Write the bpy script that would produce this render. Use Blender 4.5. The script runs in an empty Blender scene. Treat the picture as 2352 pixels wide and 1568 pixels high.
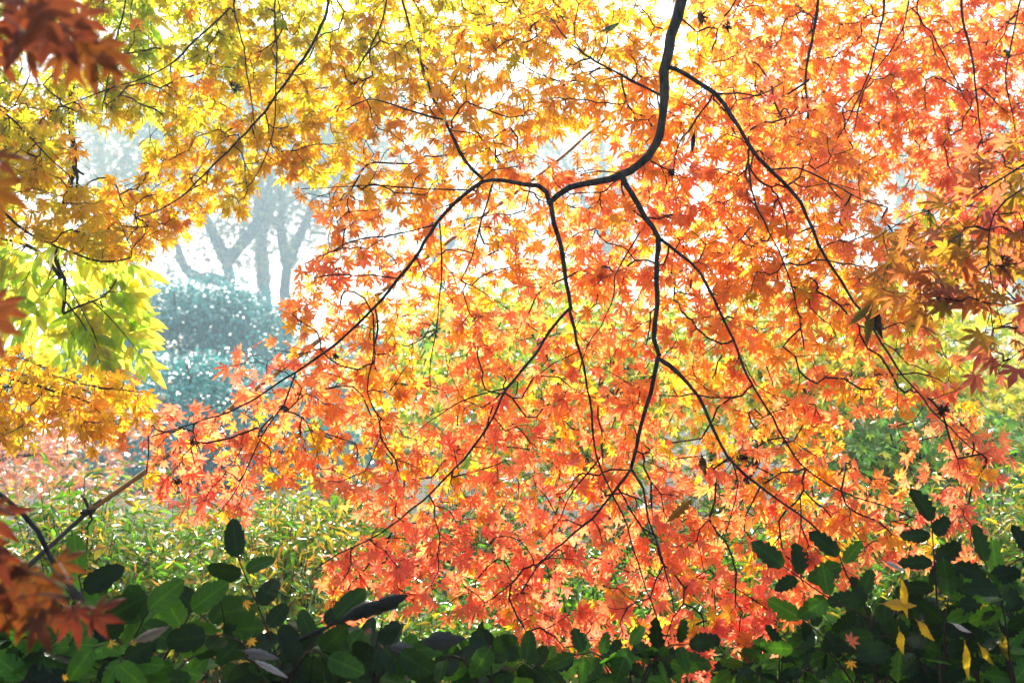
import bpy, math, random
import numpy as np
rng = np.random.default_rng(7)
random.seed(7)
R = math.radians
SC = bpy.context.scene
COL = SC.collection

# ------------------------------------------------------------------ camera, sky, sun, exposure
CAMZ, PITCH, F = 1.5, R(4.0), 2287.0
cam_d = bpy.data.cameras.new('camera')
cam = bpy.data.objects.new('camera', cam_d); COL.objects.link(cam)
cam.location = (0, 0, CAMZ); cam.rotation_euler = (R(90) + PITCH, 0, 0)
cam_d.sensor_width = 36; cam_d.lens = 35; cam_d.clip_start = 0.05; cam_d.clip_end = 500
cam_d.dof.use_dof = True; cam_d.dof.focus_distance = 2.55; cam_d.dof.aperture_fstop = 5.0
SC.camera = cam
SUN_EL, SUN_AZ = R(44), R(-14)          # azimuth from +Y, negative = left of the view
w = bpy.data.worlds.new('World'); SC.world = w; w.use_nodes = True
nt = w.node_tree; bg = nt.nodes['Background']
sky = nt.nodes.new('ShaderNodeTexSky'); sky.sky_type = 'NISHITA'; sky.sun_disc = False
sky.sun_elevation = SUN_EL; sky.sun_rotation = SUN_AZ; sky.dust_density = 5.0; sky.air_density = .7; sky.ozone_density = .3
nt.links.new(sky.outputs[0], bg.inputs[0]); bg.inputs[1].default_value = 0.10
sl = bpy.data.lights.new('sun', 'SUN'); sl.energy = 5.0; sl.angle = R(0.5); sl.color = (1, .94, .83)
so = bpy.data.objects.new('sun', sl); COL.objects.link(so)
sdir = np.array([math.sin(SUN_AZ) * math.cos(SUN_EL), math.cos(SUN_AZ) * math.cos(SUN_EL), math.sin(SUN_EL)])
from mathutils import Vector
so.rotation_euler = Vector(-sdir).to_track_quat('-Z', 'Y').to_euler()
so.location = (0, 0, 30)
SC.view_settings.view_transform = 'Standard'; SC.view_settings.look = 'None'
SC.view_settings.exposure = 1.98; SC.view_settings.gamma = 1.0
cy = SC.cycles
cy.max_bounces = 10; cy.diffuse_bounces = 5; cy.glossy_bounces = 2; cy.transmission_bounces = 6; cy.volume_bounces = 1
cy.transparent_max_bounces = 4; cy.use_denoising = True; cy.sample_clamp_indirect = 6

# ------------------------------------------------------------------ helpers
CAM = np.array([0, 0, CAMZ]); RX = np.array([1., 0, 0])
FW = np.array([0, math.cos(PITCH), math.sin(PITCH)]); UP = np.array([0, -math.sin(PITCH), math.cos(PITCH)])
def P(px, py, d):
    px, py, d = np.broadcast_arrays(np.asarray(px, float), np.asarray(py, float), np.asarray(d, float))
    return CAM + ((px - 1176) / F * d)[..., None] * RX + ((784 - py) / F * d)[..., None] * UP + d[..., None] * FW
def unit(v):
    return v / (np.linalg.norm(v, axis=-1, keepdims=True) + 1e-9)

def link(name, me, parent=None, mat=None):
    o = bpy.data.objects.new(name, me); COL.objects.link(o)
    if mat is not None: me.materials.append(mat)
    if parent is not None: o.parent = parent
    return o
def thing(name, label, cat, loc=(0, 0, 0), group=None):
    o = bpy.data.objects.new(name, None); COL.objects.link(o); o.location = loc
    o.empty_display_size = .1
    o['label'] = label; o['category'] = cat
    if group: o['group'] = group
    return o
def tag(o, label, cat, group=None, kind=None):
    if label: o['label'] = label
    if cat: o['category'] = cat
    if group: o['group'] = group
    if kind: o['kind'] = kind
    return o

class MB:
    """collects vertices, faces, colours and leaf coordinates; build() links one mesh object"""
    def __init__(s): s.v, s.l, s.t, s.c, s.f, s.n = [], [], [], [], [], 0
    def add(s, v, faces=None, col=(.5, .5, .5), lf=None, loops=None, tot=None):
        v = np.asarray(v, float).reshape(-1, 3); k = len(v)
        if faces is not None:
            loops = np.concatenate([np.asarray(f) for f in faces]); tot = np.array([len(f) for f in faces])
        s.v.append(v); s.l.append(np.asarray(loops) + s.n); s.t.append(np.asarray(tot))
        c = np.asarray(col, float); c = np.broadcast_to(c, (k, 3)); s.c.append(c)
        s.f.append(np.zeros((k, 3)) if lf is None else lf); s.n += k
    def build(s, name, mat, parent=None, smooth=True):
        if not s.v: return None
        v = np.concatenate(s.v)
        if parent is not None:                      # parents are only translated
            p = np.array(parent.location); q = parent.parent
            while q is not None: p = p + np.array(q.location); q = q.parent
            v = v - p
        l = np.concatenate(s.l).astype(np.int32); t = np.concatenate(s.t).astype(np.int32)
        me = bpy.data.meshes.new(name)
        me.vertices.add(len(v)); me.vertices.foreach_set('co', v.astype(np.float32).ravel())
        me.loops.add(len(l)); me.loops.foreach_set('vertex_index', l)
        me.polygons.add(len(t)); me.polygons.foreach_set('loop_start', np.concatenate([[0], np.cumsum(t)[:-1]]).astype(np.int32))
        me.update(calc_edges=True)
        me.polygons.foreach_set('use_smooth', np.full(len(t), smooth))
        a = me.attributes.new('col', 'FLOAT_COLOR', 'POINT')
        a.data.foreach_set('color', np.concatenate([np.concatenate(s.c), np.ones((len(v), 1))], 1).astype(np.float32).ravel())
        a = me.attributes.new('lf', 'FLOAT_VECTOR', 'POINT')
        a.data.foreach_set('vector', np.concatenate(s.f).astype(np.float32).ravel())
        me.update()
        return link(name, me, parent, mat)

def catmull(pts, step):
    p = np.asarray(pts, float)
    if len(p) < 3:
        n = max(2, int(np.linalg.norm(p[-1] - p[0]) / step) + 1)
        return p[0] + (p[-1] - p[0]) * np.linspace(0, 1, n)[:, None]
    q = np.vstack([2 * p[0] - p[1], p, 2 * p[-1] - p[-2]]); out = []
    for i in range(1, len(q) - 2):
        n = max(1, int(np.linalg.norm(q[i + 1] - q[i]) / step)); t = (np.arange(n) / n)[:, None]
        out.append(.5 * (2 * q[i] + (q[i + 1] - q[i - 1]) * t + (2 * q[i - 1] - 5 * q[i] + 4 * q[i + 1] - q[i + 2]) * t ** 2
                         + (3 * q[i] - q[i - 1] - 3 * q[i + 1] + q[i + 2]) * t ** 3))
    return np.vstack(out + [p[-1:]])

def tube(mb, pts, rad, sides=8, col=(.5, .5, .5), rough=0.0):
    pts = np.asarray(pts, float); n = len(pts)
    if n < 2: return
    rad = np.broadcast_to(np.asarray(rad, float), (n,))
    tg = unit(np.gradient(pts, axis=0))
    ref = np.array([0.31, .9, .29]); u = unit(np.cross(tg, ref) + 1e-6); w_ = np.cross(tg, u)
    a = np.arange(sides) / sides * 2 * math.pi
    rr = rad[:, None] * (1 + (rng.normal(0, rough, (n, sides)) if rough else 0))
    v = pts[:, None] + (u[:, None] * np.cos(a)[None, :, None] + w_[:, None] * np.sin(a)[None, :, None]) * rr[..., None]
    i = np.arange(n - 1)[:, None] * sides; j = np.arange(sides)[None]; k = (j + 1) % sides
    q = np.stack([i + j, i + k, i + sides + k, i + sides + j], -1).reshape(-1)
    loops = np.concatenate([q, np.arange(sides)[::-1], (n - 1) * sides + np.arange(sides)])
    tot = np.concatenate([np.full((n - 1) * sides, 4), [sides, sides]])
    mb.add(v, col=col, loops=loops, tot=tot)

# ------------------------------------------------------------------ leaf shapes (stem at the origin, apex +Y, upper face +Z)
def T(v, faces, lf):
    return dict(v=np.array(v, float), loops=np.concatenate([np.array(f) for f in faces]),
                tot=np.array([len(f) for f in faces]), lf=np.array(lf, float))
def maple_tpl(angs, lens, wid=.13, sin_r=.3, droop=.16, fold=.035, wave=0.0, seed=0, rich=False):
    r = np.random.default_rng(seed)
    v, lf, fc = [(0, 0, 0)], [(0, 0, 0)], []
    z = lambda rad, e=0: -droop * rad * rad + e
    n = len(angs); sins = []
    for i in range(n + 1):                          # notches between the lobes
        if i == 0: a, rr = angs[0] - 30, .11
        elif i == n: a, rr = angs[-1] + 30, .11
        else:
            a = (angs[i - 1] + angs[i]) / 2; rr = sin_r * min(lens[i - 1], lens[i]) ** .6 * (1 + r.normal(0, .06))
        sins.append(len(v)); v.append((math.sin(R(a)) * rr, math.cos(R(a)) * rr, z(rr, -fold * .3))); lf.append((rr, 1, 0))
    stations = [(.30, .62), (.5, 1.0), (.72, .62), (.88, .26)] if not rich else [(.24, .5), (.34, .8), (.36, .74), (.48, 1.02), (.5, .92), (.6, .9), (.62, .78), (.74, .58), (.76, .48), (.88, .25)]
    for i, (a, L) in enumerate(zip(angs, lens)):
        a += r.normal(0, 2.5); L *= 1 + r.normal(0, .05); wv = r.normal(0, wave)
        d = np.array([math.sin(R(a)), math.cos(R(a))]); s = np.array([d[1], -d[0]])
        W = wid * 1.16 * (0.45 + .55 * L); prev_m = 0; pl, pr = sins[i], sins[i + 1]
        for (t, ww) in stations:
            if t * L < .2: continue
            c = d * t * L; b = len(v); zz = z(t * L) + wv * (t * L) ** 2
            for k, sg in ((0, 0), (1, -1), (2, 1)):
                q = c + s * sg * ww * W
                v.append((q[0], q[1], zz + (fold if k == 0 else -fold * .2))); lf.append((t * L, abs(sg), 0))
            fc += [(prev_m, b, b + 1, pl), (prev_m, pr, b + 2, b)]
            prev_m, pl, pr = b, b + 1, b + 2
        b = len(v); q = d * L; v.append((q[0], q[1], z(L) + wv * L * L)); lf.append((L, 0, 0))
        fc += [(prev_m, b, pl), (prev_m, pr, b)]
    return T(v, fc, lf)
A7 = [-128, -82, -40, 0, 40, 82, 128]; A5 = [-100, -47, 0, 47, 100]
MAPLE = [maple_tpl(A7, [.36, .70, .92, 1, .93, .72, .38], seed=1),
         maple_tpl(A7, [.32, .66, .95, 1, .9, .7, .34], wid=.115, droop=.3, wave=.12, seed=2),
         maple_tpl(A7, [.42, .74, .9, .96, .92, .7, .4], wid=.14, droop=.05, wave=.15, seed=3),
         maple_tpl(A5, [.6, .9, 1, .88, .62], wid=.14, droop=.22, seed=4),
         maple_tpl(A7, [.34, .62, .85, 1, .86, .66, .3], wid=.11, droop=.5, fold=.06, wave=.25, seed=5),
         maple_tpl([-118, -70, -33, 0, 33, 70, 118], [.3, .6, .9, 1, .9, .62, .32], wid=.12, droop=.42, fold=.05, wave=.2, seed=6)]
MAPLE_RICH = [maple_tpl(A7, [.36, .70, .92, 1, .93, .72, .38], wid=.135, seed=11, rich=True, droop=.2),
              maple_tpl(A7, [.34, .66, .95, 1, .9, .7, .34], wid=.125, droop=.35, wave=.15, seed=12, rich=True)]
def maple_small(seed):
    r = np.random.default_rng(seed); v = [(0, 0, 0)]; lf = [(0, 0, 0)]; fc = []
    for a, L in zip((-95, -45, 0, 45, 95), (.62, .9, 1, .9, .62)):
        a += r.normal(0, 4); d = np.array([math.sin(R(a)), math.cos(R(a))]); s = np.array([d[1], -d[0]]); b = len(v)
        for (t, sg) in ((.5, -1), (1, 0), (.5, 1)):
            q = d * t * L + s * sg * .16 * L; rr = t * L
            v.append((q[0], q[1], -.25 * rr * rr)); lf.append((rr, abs(sg), 0))
        fc.append((0, b + 2, b + 1, b))
    return T(v, fc, lf)
MSMALL = [maple_small(1), maple_small(2)]
def lance_tpl(w=.16, fold=.04, droop=.25, st=((.06, .12), (.25, .75), (.5, 1), (.75, .6), (.92, .2)), twist=0.0, serr=0.0, n=1):
    v = [(0, 0, 0)]; lf = [(0, 0, 0)]; fc = []; pm = pl = pr = 0
    for (t, ww) in st:
        b = len(v); z = -droop * t * t
        for sg in (0, -1, 1):
            q = sg * ww * w
            v.append((q, t, z + (-fold if sg == 0 else fold * ww) + q * twist * t)); lf.append((t, abs(sg), 0))
        if pl == pr: fc += [(0, b, b + 1), (0, b + 2, b)]
        else: fc += [(pm, b, b + 1, pl), (pm, pr, b + 2, b)]
        pm, pl, pr = b, b + 1, b + 2
    b = len(v); v.append((0, 1, -droop)); lf.append((1, 0, 0)); fc += [(pm, b, pl), (pm, pr, b)]
    return T(v, fc, lf)
LANCE = [lance_tpl(), lance_tpl(w=.13, droop=.45, twist=.8), lance_tpl(w=.19, droop=.12, twist=-.6)]
NARROW = [lance_tpl(w=.085, droop=.3, st=((.25, .8), (.5, 1), (.78, .6))), lance_tpl(w=.075, droop=.5, st=((.25, .8), (.5, 1), (.78, .6)), twist=1.0), lance_tpl(w=.11, droop=.15, st=((.25, .8), (.5, 1), (.78, .6)))]
SPECK = [T([(0, 0, 0), (.24, .5, .07), (0, 1, -.1), (-.24, .5, .07), (0, .5, -.03)], [(0, 1, 4), (1, 2, 4), (2, 3, 4), (3, 0, 4)], [(0, 0, 0), (.5, 1, 0), (1, 0, 0), (.5, 1, 0), (.5, 0, 0)])]
OVAL = [lance_tpl(w=.30, droop=.2, st=((.12, .6), (.4, 1), (.75, .75))), lance_tpl(w=.24, droop=.35, st=((.12, .6), (.4, 1), (.75, .75)))]

def place(mb, tpls, pos, apex, nrm, size, col, tip=None, pick=None):
    """leaves of the given shapes, one per row of pos"""
    pos = np.asarray(pos, float); N = len(pos)
    if N == 0: return
    apex = np.broadcast_to(apex, (N, 3)); nrm = np.broadcast_to(nrm, (N, 3)); size = np.broadcast_to(size, (N,))
    col = np.broadcast_to(col, (N, 3)); tip = col if tip is None else np.broadcast_to(tip, (N, 3))
    z = unit(nrm); y = unit(apex - (apex * z).sum(1, keepdims=True) * z); x = np.cross(y, z)
    if pick is None: pick = rng.integers(0, len(tpls), N)
    for k, tp in enumerate(tpls):
        m = np.where(pick == k)[0]
        if not len(m): continue
        tv = tp['v']; kk = len(tv)
        sx = (size[m] * rng.uniform(.88, 1.12, len(m)))[:, None, None]
        v = (tv[None, :, 0:1] * x[m][:, None] * sx + tv[None, :, 1:2] * y[m][:, None] * size[m][:, None, None]
             + tv[None, :, 2:3] * z[m][:, None] * (size[m] * rng.uniform(.3, 1.7, len(m)))[:, None, None]) + pos[m][:, None]
        w_ = np.clip(tp['lf'][:, 0], 0, 1)[None, :, None] ** 1.5
        c = col[m][:, None] * (1 - w_) + tip[m][:, None] * w_
        loops = (tp['loops'][None] + (np.arange(len(m)) * kk)[:, None]).ravel()
        lf = np.broadcast_to(tp['lf'][None], (len(m), kk, 3)).copy(); lf[:, :, 2] = rng.random(len(m))[:, None]
        mb.add(v.reshape(-1, 3), col=c.reshape(-1, 3), lf=lf.reshape(-1, 3), loops=loops, tot=np.tile(tp['tot'], len(m)))

# ------------------------------------------------------------------ materials
def mat_new(name):
    m = bpy.data.materials.new(name); m.use_nodes = True; n = m.node_tree; n.nodes.clear()
    return m, n, n.nodes.new('ShaderNodeOutputMaterial')
def leaf_mat(name, trans=.62, gloss=.05, rough=.35, vein=.5, tsat=1.0, spots=.0, vcol=(.62, .42, .32), lat=0):
    m, n, out = mat_new(name); N, L = n.nodes.new, n.links.new
    at = N('ShaderNodeAttribute'); at.attribute_name = 'col'
    lf = N('ShaderNodeAttribute'); lf.attribute_name = 'lf'
    sp = N('ShaderNodeSeparateXYZ'); L(lf.outputs['Vector'], sp.inputs[0])
    vr = N('ShaderNodeMapRange'); vr.inputs[1].default_value = .02; vr.inputs[2].default_value = .16; vr.inputs[3].default_value = vein; vr.inputs[4].default_value = 0
    L(sp.outputs[1], vr.inputs[0])
    vm = N('ShaderNodeMix'); vm.data_type = 'RGBA'; vm.blend_type = 'MULTIPLY'; L(vr.outputs[0], vm.inputs[0])
    L(at.outputs['Color'], vm.inputs[6]); vm.inputs[7].default_value = (*vcol, 1)
    if lat:                                          # side veins running out from the midrib
        a1 = N('ShaderNodeMath'); a1.operation = 'MULTIPLY_ADD'; L(sp.outputs[1], a1.inputs[0]); a1.inputs[1].default_value = -.16; L(sp.outputs[0], a1.inputs[2])
        a2 = N('ShaderNodeMath'); a2.operation = 'MULTIPLY'; a2.inputs[1].default_value = 6.283 * lat; L(a1.outputs[0], a2.inputs[0])
        a3 = N('ShaderNodeMath'); a3.operation = 'SINE'; L(a2.outputs[0], a3.inputs[0])
        a4 = N('ShaderNodeMapRange'); a4.inputs[1].default_value = .86; a4.inputs[2].default_value = 1; a4.inputs[4].default_value = vein * .6; L(a3.outputs[0], a4.inputs[0])
        a5 = N('ShaderNodeMath'); a5.operation = 'MAXIMUM'; L(vr.outputs[0], a5.inputs[0]); L(a4.outputs[0], a5.inputs[1]); L(a5.outputs[0], vm.inputs[0])
    tc = N('ShaderNodeTexCoord'); nz = N('ShaderNodeTexNoise'); nz.inputs['Scale'].default_value = 55; nz.inputs['Detail'].default_value = 3
    L(tc.outputs['Object'], nz.inputs['Vector'])
    hr = N('ShaderNodeMapRange'); hr.inputs[1].default_value = .3; hr.inputs[2].default_value = .7; hr.inputs[3].default_value = .82; hr.inputs[4].default_value = 1.1
    L(nz.outputs[0], hr.inputs[0])
    hs = N('ShaderNodeHueSaturation'); L(hr.outputs[0], hs.inputs['Value']); L(vm.outputs[2], hs.inputs['Color'])
    base = hs.outputs[0]
    if spots:
        n2 = N('ShaderNodeTexNoise'); n2.inputs['Scale'].default_value = 140; L(tc.outputs['Object'], n2.inputs['Vector'])
        r2 = N('ShaderNodeMapRange'); r2.inputs[1].default_value = .64; r2.inputs[2].default_value = .72; r2.inputs[4].default_value = spots; L(n2.outputs[0], r2.inputs[0])
        mx = N('ShaderNodeMix'); mx.data_type = 'RGBA'; L(r2.outputs[0], mx.inputs[0]); L(base, mx.inputs[6]); mx.inputs[7].default_value = (.12, .05, .02, 1); base = mx.outputs[2]
    df = N('ShaderNodeBsdfDiffuse'); L(base, df.inputs[0])
    tl = N('ShaderNodeBsdfTranslucent')
    ts = N('ShaderNodeHueSaturation'); ts.inputs['Saturation'].default_value = tsat; L(base, ts.inputs['Color']); L(ts.outputs[0], tl.inputs[0])
    a = N('ShaderNodeMixShader'); a.inputs[0].default_value = trans; L(df.outputs[0], a.inputs[1]); L(tl.outputs[0], a.inputs[2])
    gl = N('ShaderNodeBsdfGlossy'); gl.inputs['Roughness'].default_value = rough; gl.inputs['Color'].default_value = (1, 1, 1, 1)
    fr = N('ShaderNodeLayerWeight'); fr.inputs['Blend'].default_value = .25
    fm = N('ShaderNodeMath'); fm.operation = 'MULTIPLY_ADD'; fm.inputs[1].default_value = gloss * 6; fm.inputs[2].default_value = gloss * .25; L(fr.outputs['Fresnel'], fm.inputs[0])
    b = N('ShaderNodeMixShader'); L(fm.outputs[0], b.inputs[0]); L(a.outputs[0], b.inputs[1]); L(gl.outputs[0], b.inputs[2])
    L(b.outputs[0], out.inputs[0]); return m
def bark_mat(name, c0, c1, scale=30, rough=.9, bump=.4):
    m, n, out = mat_new(name); N, L = n.nodes.new, n.links.new
    tc = N('ShaderNodeTexCoord'); mp = N('ShaderNodeMapping'); mp.inputs['Scale'].default_value = (1, 1, .35); L(tc.outputs['Object'], mp.inputs[0])
    nz = N('ShaderNodeTexNoise'); nz.inputs['Scale'].default_value = scale; nz.inputs['Detail'].default_value = 6; L(mp.outputs[0], nz.inputs['Vector'])
    cr = N('ShaderNodeValToRGB'); cr.color_ramp.elements[0].color = (*c0, 1); cr.color_ramp.elements[1].color = (*c1, 1)
    cr.color_ramp.elements[0].position = .35; cr.color_ramp.elements[1].position = .7; L(nz.outputs[0], cr.inputs[0])
    bs = N('ShaderNodeBsdfPrincipled'); bs.inputs['Roughness'].default_value = rough; bs.inputs['Specular IOR Level'].default_value = .25; L(cr.outputs[0], bs.inputs['Base Color'])
    bp = N('ShaderNodeBump'); bp.inputs['Strength'].default_value = bump; bp.inputs['Distance'].default_value = .01; L(nz.outputs[0], bp.inputs['Height']); L(bp.outputs[0], bs.inputs['Normal'])
    L(bs.outputs[0], out.inputs[0]); return m
M_MAPLE = leaf_mat('maple_leaf', trans=.68, gloss=.03, rough=.4, spots=.5)
M_MAPLE_FAR = leaf_mat('distant_maple_leaf', trans=.6, gloss=.06, rough=.35, vein=.2)
M_PINK = leaf_mat('glossy_maple_leaf', trans=.5, gloss=.2, rough=.3, vein=.2)
M_NEAR = leaf_mat('near_maple_leaf', trans=.5, gloss=.03, rough=.45, vein=.9, spots=.4)
M_PINN = leaf_mat('pinnate_leaf', trans=.68, gloss=.05, rough=.35, vein=.3)
M_SHRUB = leaf_mat('shrub_leaf', trans=.5, gloss=.07, rough=.2, vein=.3)
M_EVER = leaf_mat('evergreen_leaf', trans=.25, gloss=.075, rough=.3, vein=.2)
M_MAHO = leaf_mat('mahonia_leaf', trans=.45, gloss=.018, rough=.2, vein=.9, vcol=(1.9, 1.7, 1.6), lat=6)
M_DRY = leaf_mat('withered_leaf', trans=.3, gloss=.02, rough=.3, vein=.6, spots=.6)
M_BARK = bark_mat('dark_maple_bark', (.005, .004, .004), (.05, .042, .034), 60, bump=.9)
M_TWIG = bark_mat('twig_bark', (.02, .01, .006), (.06, .03, .018), 60)
M_GREY = bark_mat('grey_bark', (.03, .03, .03), (.10, .095, .085), 8)
M_BAMB = bark_mat('bamboo_cane', (.20, .13, .045), (.34, .22, .08), 25, .5, .1)
M_SOIL = bark_mat('leaf_litter', (.008, .007, .004), (.04, .026, .01), 18, .95, 1.0)

# ------------------------------------------------------------------ ground
g = MB(); nx = 90
xs = np.linspace(-1, 1, nx); gx, gy = np.meshgrid(np.sign(xs) * np.abs(xs) ** 2 * 160, np.sign(xs) * np.abs(xs) ** 2 * 160 + 10)
gz = .04 * np.sin(gx * 1.3) * np.cos(gy * 1.1) - .04
i = np.arange(nx - 1)[:, None] * nx; j = np.arange(nx - 1)[None]
q = np.stack([i + j, i + j + 1, i + nx + j + 1, i + nx + j], -1).reshape(-1)
g.add(np.stack([gx, gy, gz], -1), col=(.1, .07, .03), loops=q, tot=np.full((nx - 1) ** 2, 4))
tag(g.build('ground', M_SOIL), None, None, kind='structure')

# ------------------------------------------------------------------ colour of the maple leaves
RAMP = np.array([[.24, .42, .02], [.58, .56, .02], [.88, .56, .025], [.95, .40, .035], [.97, .29, .10], [.97, .185, .11]])
def ramp(t):
    t = np.clip(t, 0, .999) * (len(RAMP) - 1); k = t.astype(int); f = (t - k)[:, None]
    return RAMP[k] * (1 - f) + RAMP[k + 1] * f
def in_poly(poly, x, y):
    poly = np.asarray(poly, float); c = np.zeros(len(x), bool); j = len(poly) - 1
    for i in range(len(poly)):
        (xi, yi), (xj, yj) = poly[i], poly[j]
        m = ((yi > y) != (yj > y)) & (x < (xj - xi) * (y - yi) / (yj - yi + 1e-9) + xi); c ^= m; j = i
    return c
def sample(poly, n, holes=(), thin=()):
    """n spread-out points inside an outline; holes are (x, y, rx, ry, keep)"""
    poly = np.asarray(poly, float); lo, hi = poly.min(0), poly.max(0); pts = np.zeros((0, 2))
    A = 0.5 * abs(np.dot(poly[:, 0], np.roll(poly[:, 1], 1)) - np.dot(poly[:, 1], np.roll(poly[:, 0], 1)))
    rad = .62 * math.sqrt(A / n); out = []; cell = {}
    for _ in range(n * 30):
        x, y = rng.uniform(lo, hi)
        if not in_poly(poly, np.array([x]), np.array([y]))[0]: continue
        skip = False
        for (hx, hy, rx, ry, keep) in holes:
            if ((x - hx) / rx) ** 2 + ((y - hy) / ry) ** 2 < 1 and rng.random() > keep: skip = True; break
        if skip: continue
        k = (int(x // rad), int(y // rad)); ok = True
        for a in (-1, 0, 1):
            for b in (-1, 0, 1):
                for (u, v) in cell.get((k[0] + a, k[1] + b), ()):
                    if (u - x) ** 2 + (v - y) ** 2 < rad * rad: ok = False
        if not ok: continue
        cell.setdefault(k, []).append((x, y)); out.append((x, y))
        if len(out) >= n: break
    return np.array(out)

# ------------------------------------------------------------------ maple builder
def grow(sk, skb, att):
    n0 = len(sk); cap = n0 + len(att) * 30 + 10
    nodes = np.zeros((cap, 3)); nodes[:n0] = sk; par = np.full(cap, -1); br = np.zeros(cap, int); br[:n0] = skb
    dr = np.zeros((cap, 3)); dr[:n0] = unit(np.gradient(sk, axis=0)) * .5; n = n0; ends = []
    d0 = np.array([np.min(((sk - a) ** 2).sum(1)) for a in att])
    for ai in np.argsort(d0):
        a = att[ai]; v = a - nodes[:n]; d = np.sqrt((v * v).sum(1)) + 1e-6
        c = (v * dr[:n]).sum(1) / d
        cost = d * (1.3 - .45 * c) + (d > .0) * .01
        k = int(np.argmin(cost)); dist = d[k]; st = max(2, int(dist / .035))
        side = rng.normal(0, .07, 3) * dist; a0 = nodes[k]; prev = k
        t0 = dr[k] * dist * .35
        for s in range(1, st + 1):
            t = s / st
            p = a0 + (a - a0) * t + side * math.sin(math.pi * t) + t0 * t * (1 - t) * (1 - t) * 2 + np.array([0, 0, .04 * dist * math.sin(math.pi * t)])
            p = p + rng.normal(0, .0025, 3)
            nodes[n] = p; par[n] = prev; br[n] = br[k]; dr[n] = unit(p - nodes[prev]); prev = n; n += 1
        ends.append((ai, prev))
    nodes, par, br, dr = nodes[:n], par[:n], br[:n], dr[:n]
    cnt = np.zeros(n)
    for _, e in ends: cnt[e] += 1
    for i in range(n - 1, n0 - 1, -1):
        if par[i] >= n0: cnt[par[i]] += cnt[i]
    return nodes, par, br, dr, cnt, ends, n0

def maple(label, trunk, branches, attract, colour, size, mats=(M_MAPLE, M_BARK, M_TWIG), leaves=4, tpls=MAPLE, face=1.0, r0=.001,
          down=.6, group=None, trunk_r=.07, stretch=1.0, name='maple_tree'):
    """branches: list of (points, radii); attract: points the twigs reach for, with their photo position (for colour)"""
    root = thing(name, label, 'tree', tuple(trunk[0]), group)
    tb = MB(); tp = catmull(trunk, .08); tube(tb, tp, np.linspace(trunk_r, trunk_r * .45, len(tp)), 14, rough=.03); tb.build('trunk', mats[1], root)
    sk, skb, bobj = [], [], []
    for bi, (pts, rad) in enumerate(branches):
        q4 = catmull(np.column_stack([pts, rad]), .03); pp, rr = q4[:, :3], np.maximum(q4[:, 3], .0006)
        pp = pp + np.stack([np.convolve(rng.normal(0, .0035, len(pp) + 4), np.ones(5) / 5, 'valid') for _ in range(3)], 1) * 2.1
        m = MB(); kn = 1 + .3 * np.convolve((rng.random(len(pp) + 2) < .05).astype(float), [.5, 1, .5], 'valid')
        tube(m, pp, rr * kn, 12, rough=.09)
        for _ in range(max(0, int(len(pp) / 22))):                     # buds and stubs along the bark
            k = rng.integers(1, len(pp) - 1); dv = unit(rng.normal(0, 1, 3))
            tube(m, [pp[k], pp[k] + dv * (rr[k] * 1.2 + .008)], [rr[k] * .5, rr[k] * .25], 5)
        o = m.build('branch', mats[1], root); bobj.append(o)
        use = rr < .02; sk.append(pp[use]); skb += [bi] * int(use.sum())
    sk = np.vstack(sk); skb = np.array(skb)
    att, pxy = attract
    nodes, par, br, dr, cnt, ends, n0 = grow(sk, skb, att)
    tw = [MB() for _ in branches]; lv = [MB() for _ in branches]
    n = len(nodes); child = [[] for _ in range(n)]
    for i in range(n0, n): child[par[i]].append(i)
    rad = np.minimum(r0 * np.maximum(cnt, 1) ** .36, .0028)
    starts = [(par[i], i) for i in range(n0, n) if par[i] < n0]
    while starts:
        p, i = starts.pop(); ch = [p, i]
        while child[i]:
            c = sorted(child[i], key=lambda k: -cnt[k])
            starts += [(i, k) for k in c[1:]]; i = c[0]; ch.append(i)
        rr = rad[ch].copy(); rr[0] = rad[ch[1]]
        tube(tw[br[ch[1]]], nodes[ch], rr, 4)
    pos, apx, nrm, siz, t, bid = [], [], [], [], [], []
    for ai, e in ends:
        k = max(1, int(rng.normal(leaves, leaves * .3))); cl = colour(pxy[ai])
        back = e
        for q in range(k):
            if q and q % 2 == 0 and par[back] >= n0: back = par[back]
            sd = unit(rng.normal(0, 1, 3) * np.array([1, .7, .8])); pd = unit(dr[e] * .6 + sd + np.array([0, .55, -.25 * down]))
            pl = rng.uniform(.5, 1.0) * size * .62 * stretch
            mid = nodes[back] + pd * pl * .5; end = nodes[back] + pd * pl + np.array([0, 0, -pl * .25])
            tube(tw[br[e]], [nodes[back], mid, end], [r0 * .8, r0 * .6, r0 * .6], 3)
            s = size * float(np.clip(rng.normal(1, .2), .5, 1.45)) * .58
            a = unit(pd * .7 + np.array([0, 0, -down]) + rng.normal(0, .45, 3))
            nn = unit(np.array([0, -1., .25]) * face + rng.normal(0, .6, 3))
            pos.append(end); apx.append(a); nrm.append(nn); siz.append(s); t.append(cl); bid.append(br[e])
    pos, apx, nrm, siz, bid = map(np.array, (pos, apx, nrm, siz, bid)); t = np.array(t)
    cen = t[:, :3]; tip = t[:, 3:]
    jit = np.exp(rng.normal(0, .09, (len(t), 1)))
    for b in range(len(branches)):
        m = bid == b
        if m.any(): place(lv[b], tpls, pos[m], apx[m], nrm[m], siz[m], cen[m] * jit[m], tip[m] * jit[m])
        tw[b].build('twigs', mats[2], bobj[b]); lv[b].build('foliage', mats[0], bobj[b])
    return root

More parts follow.
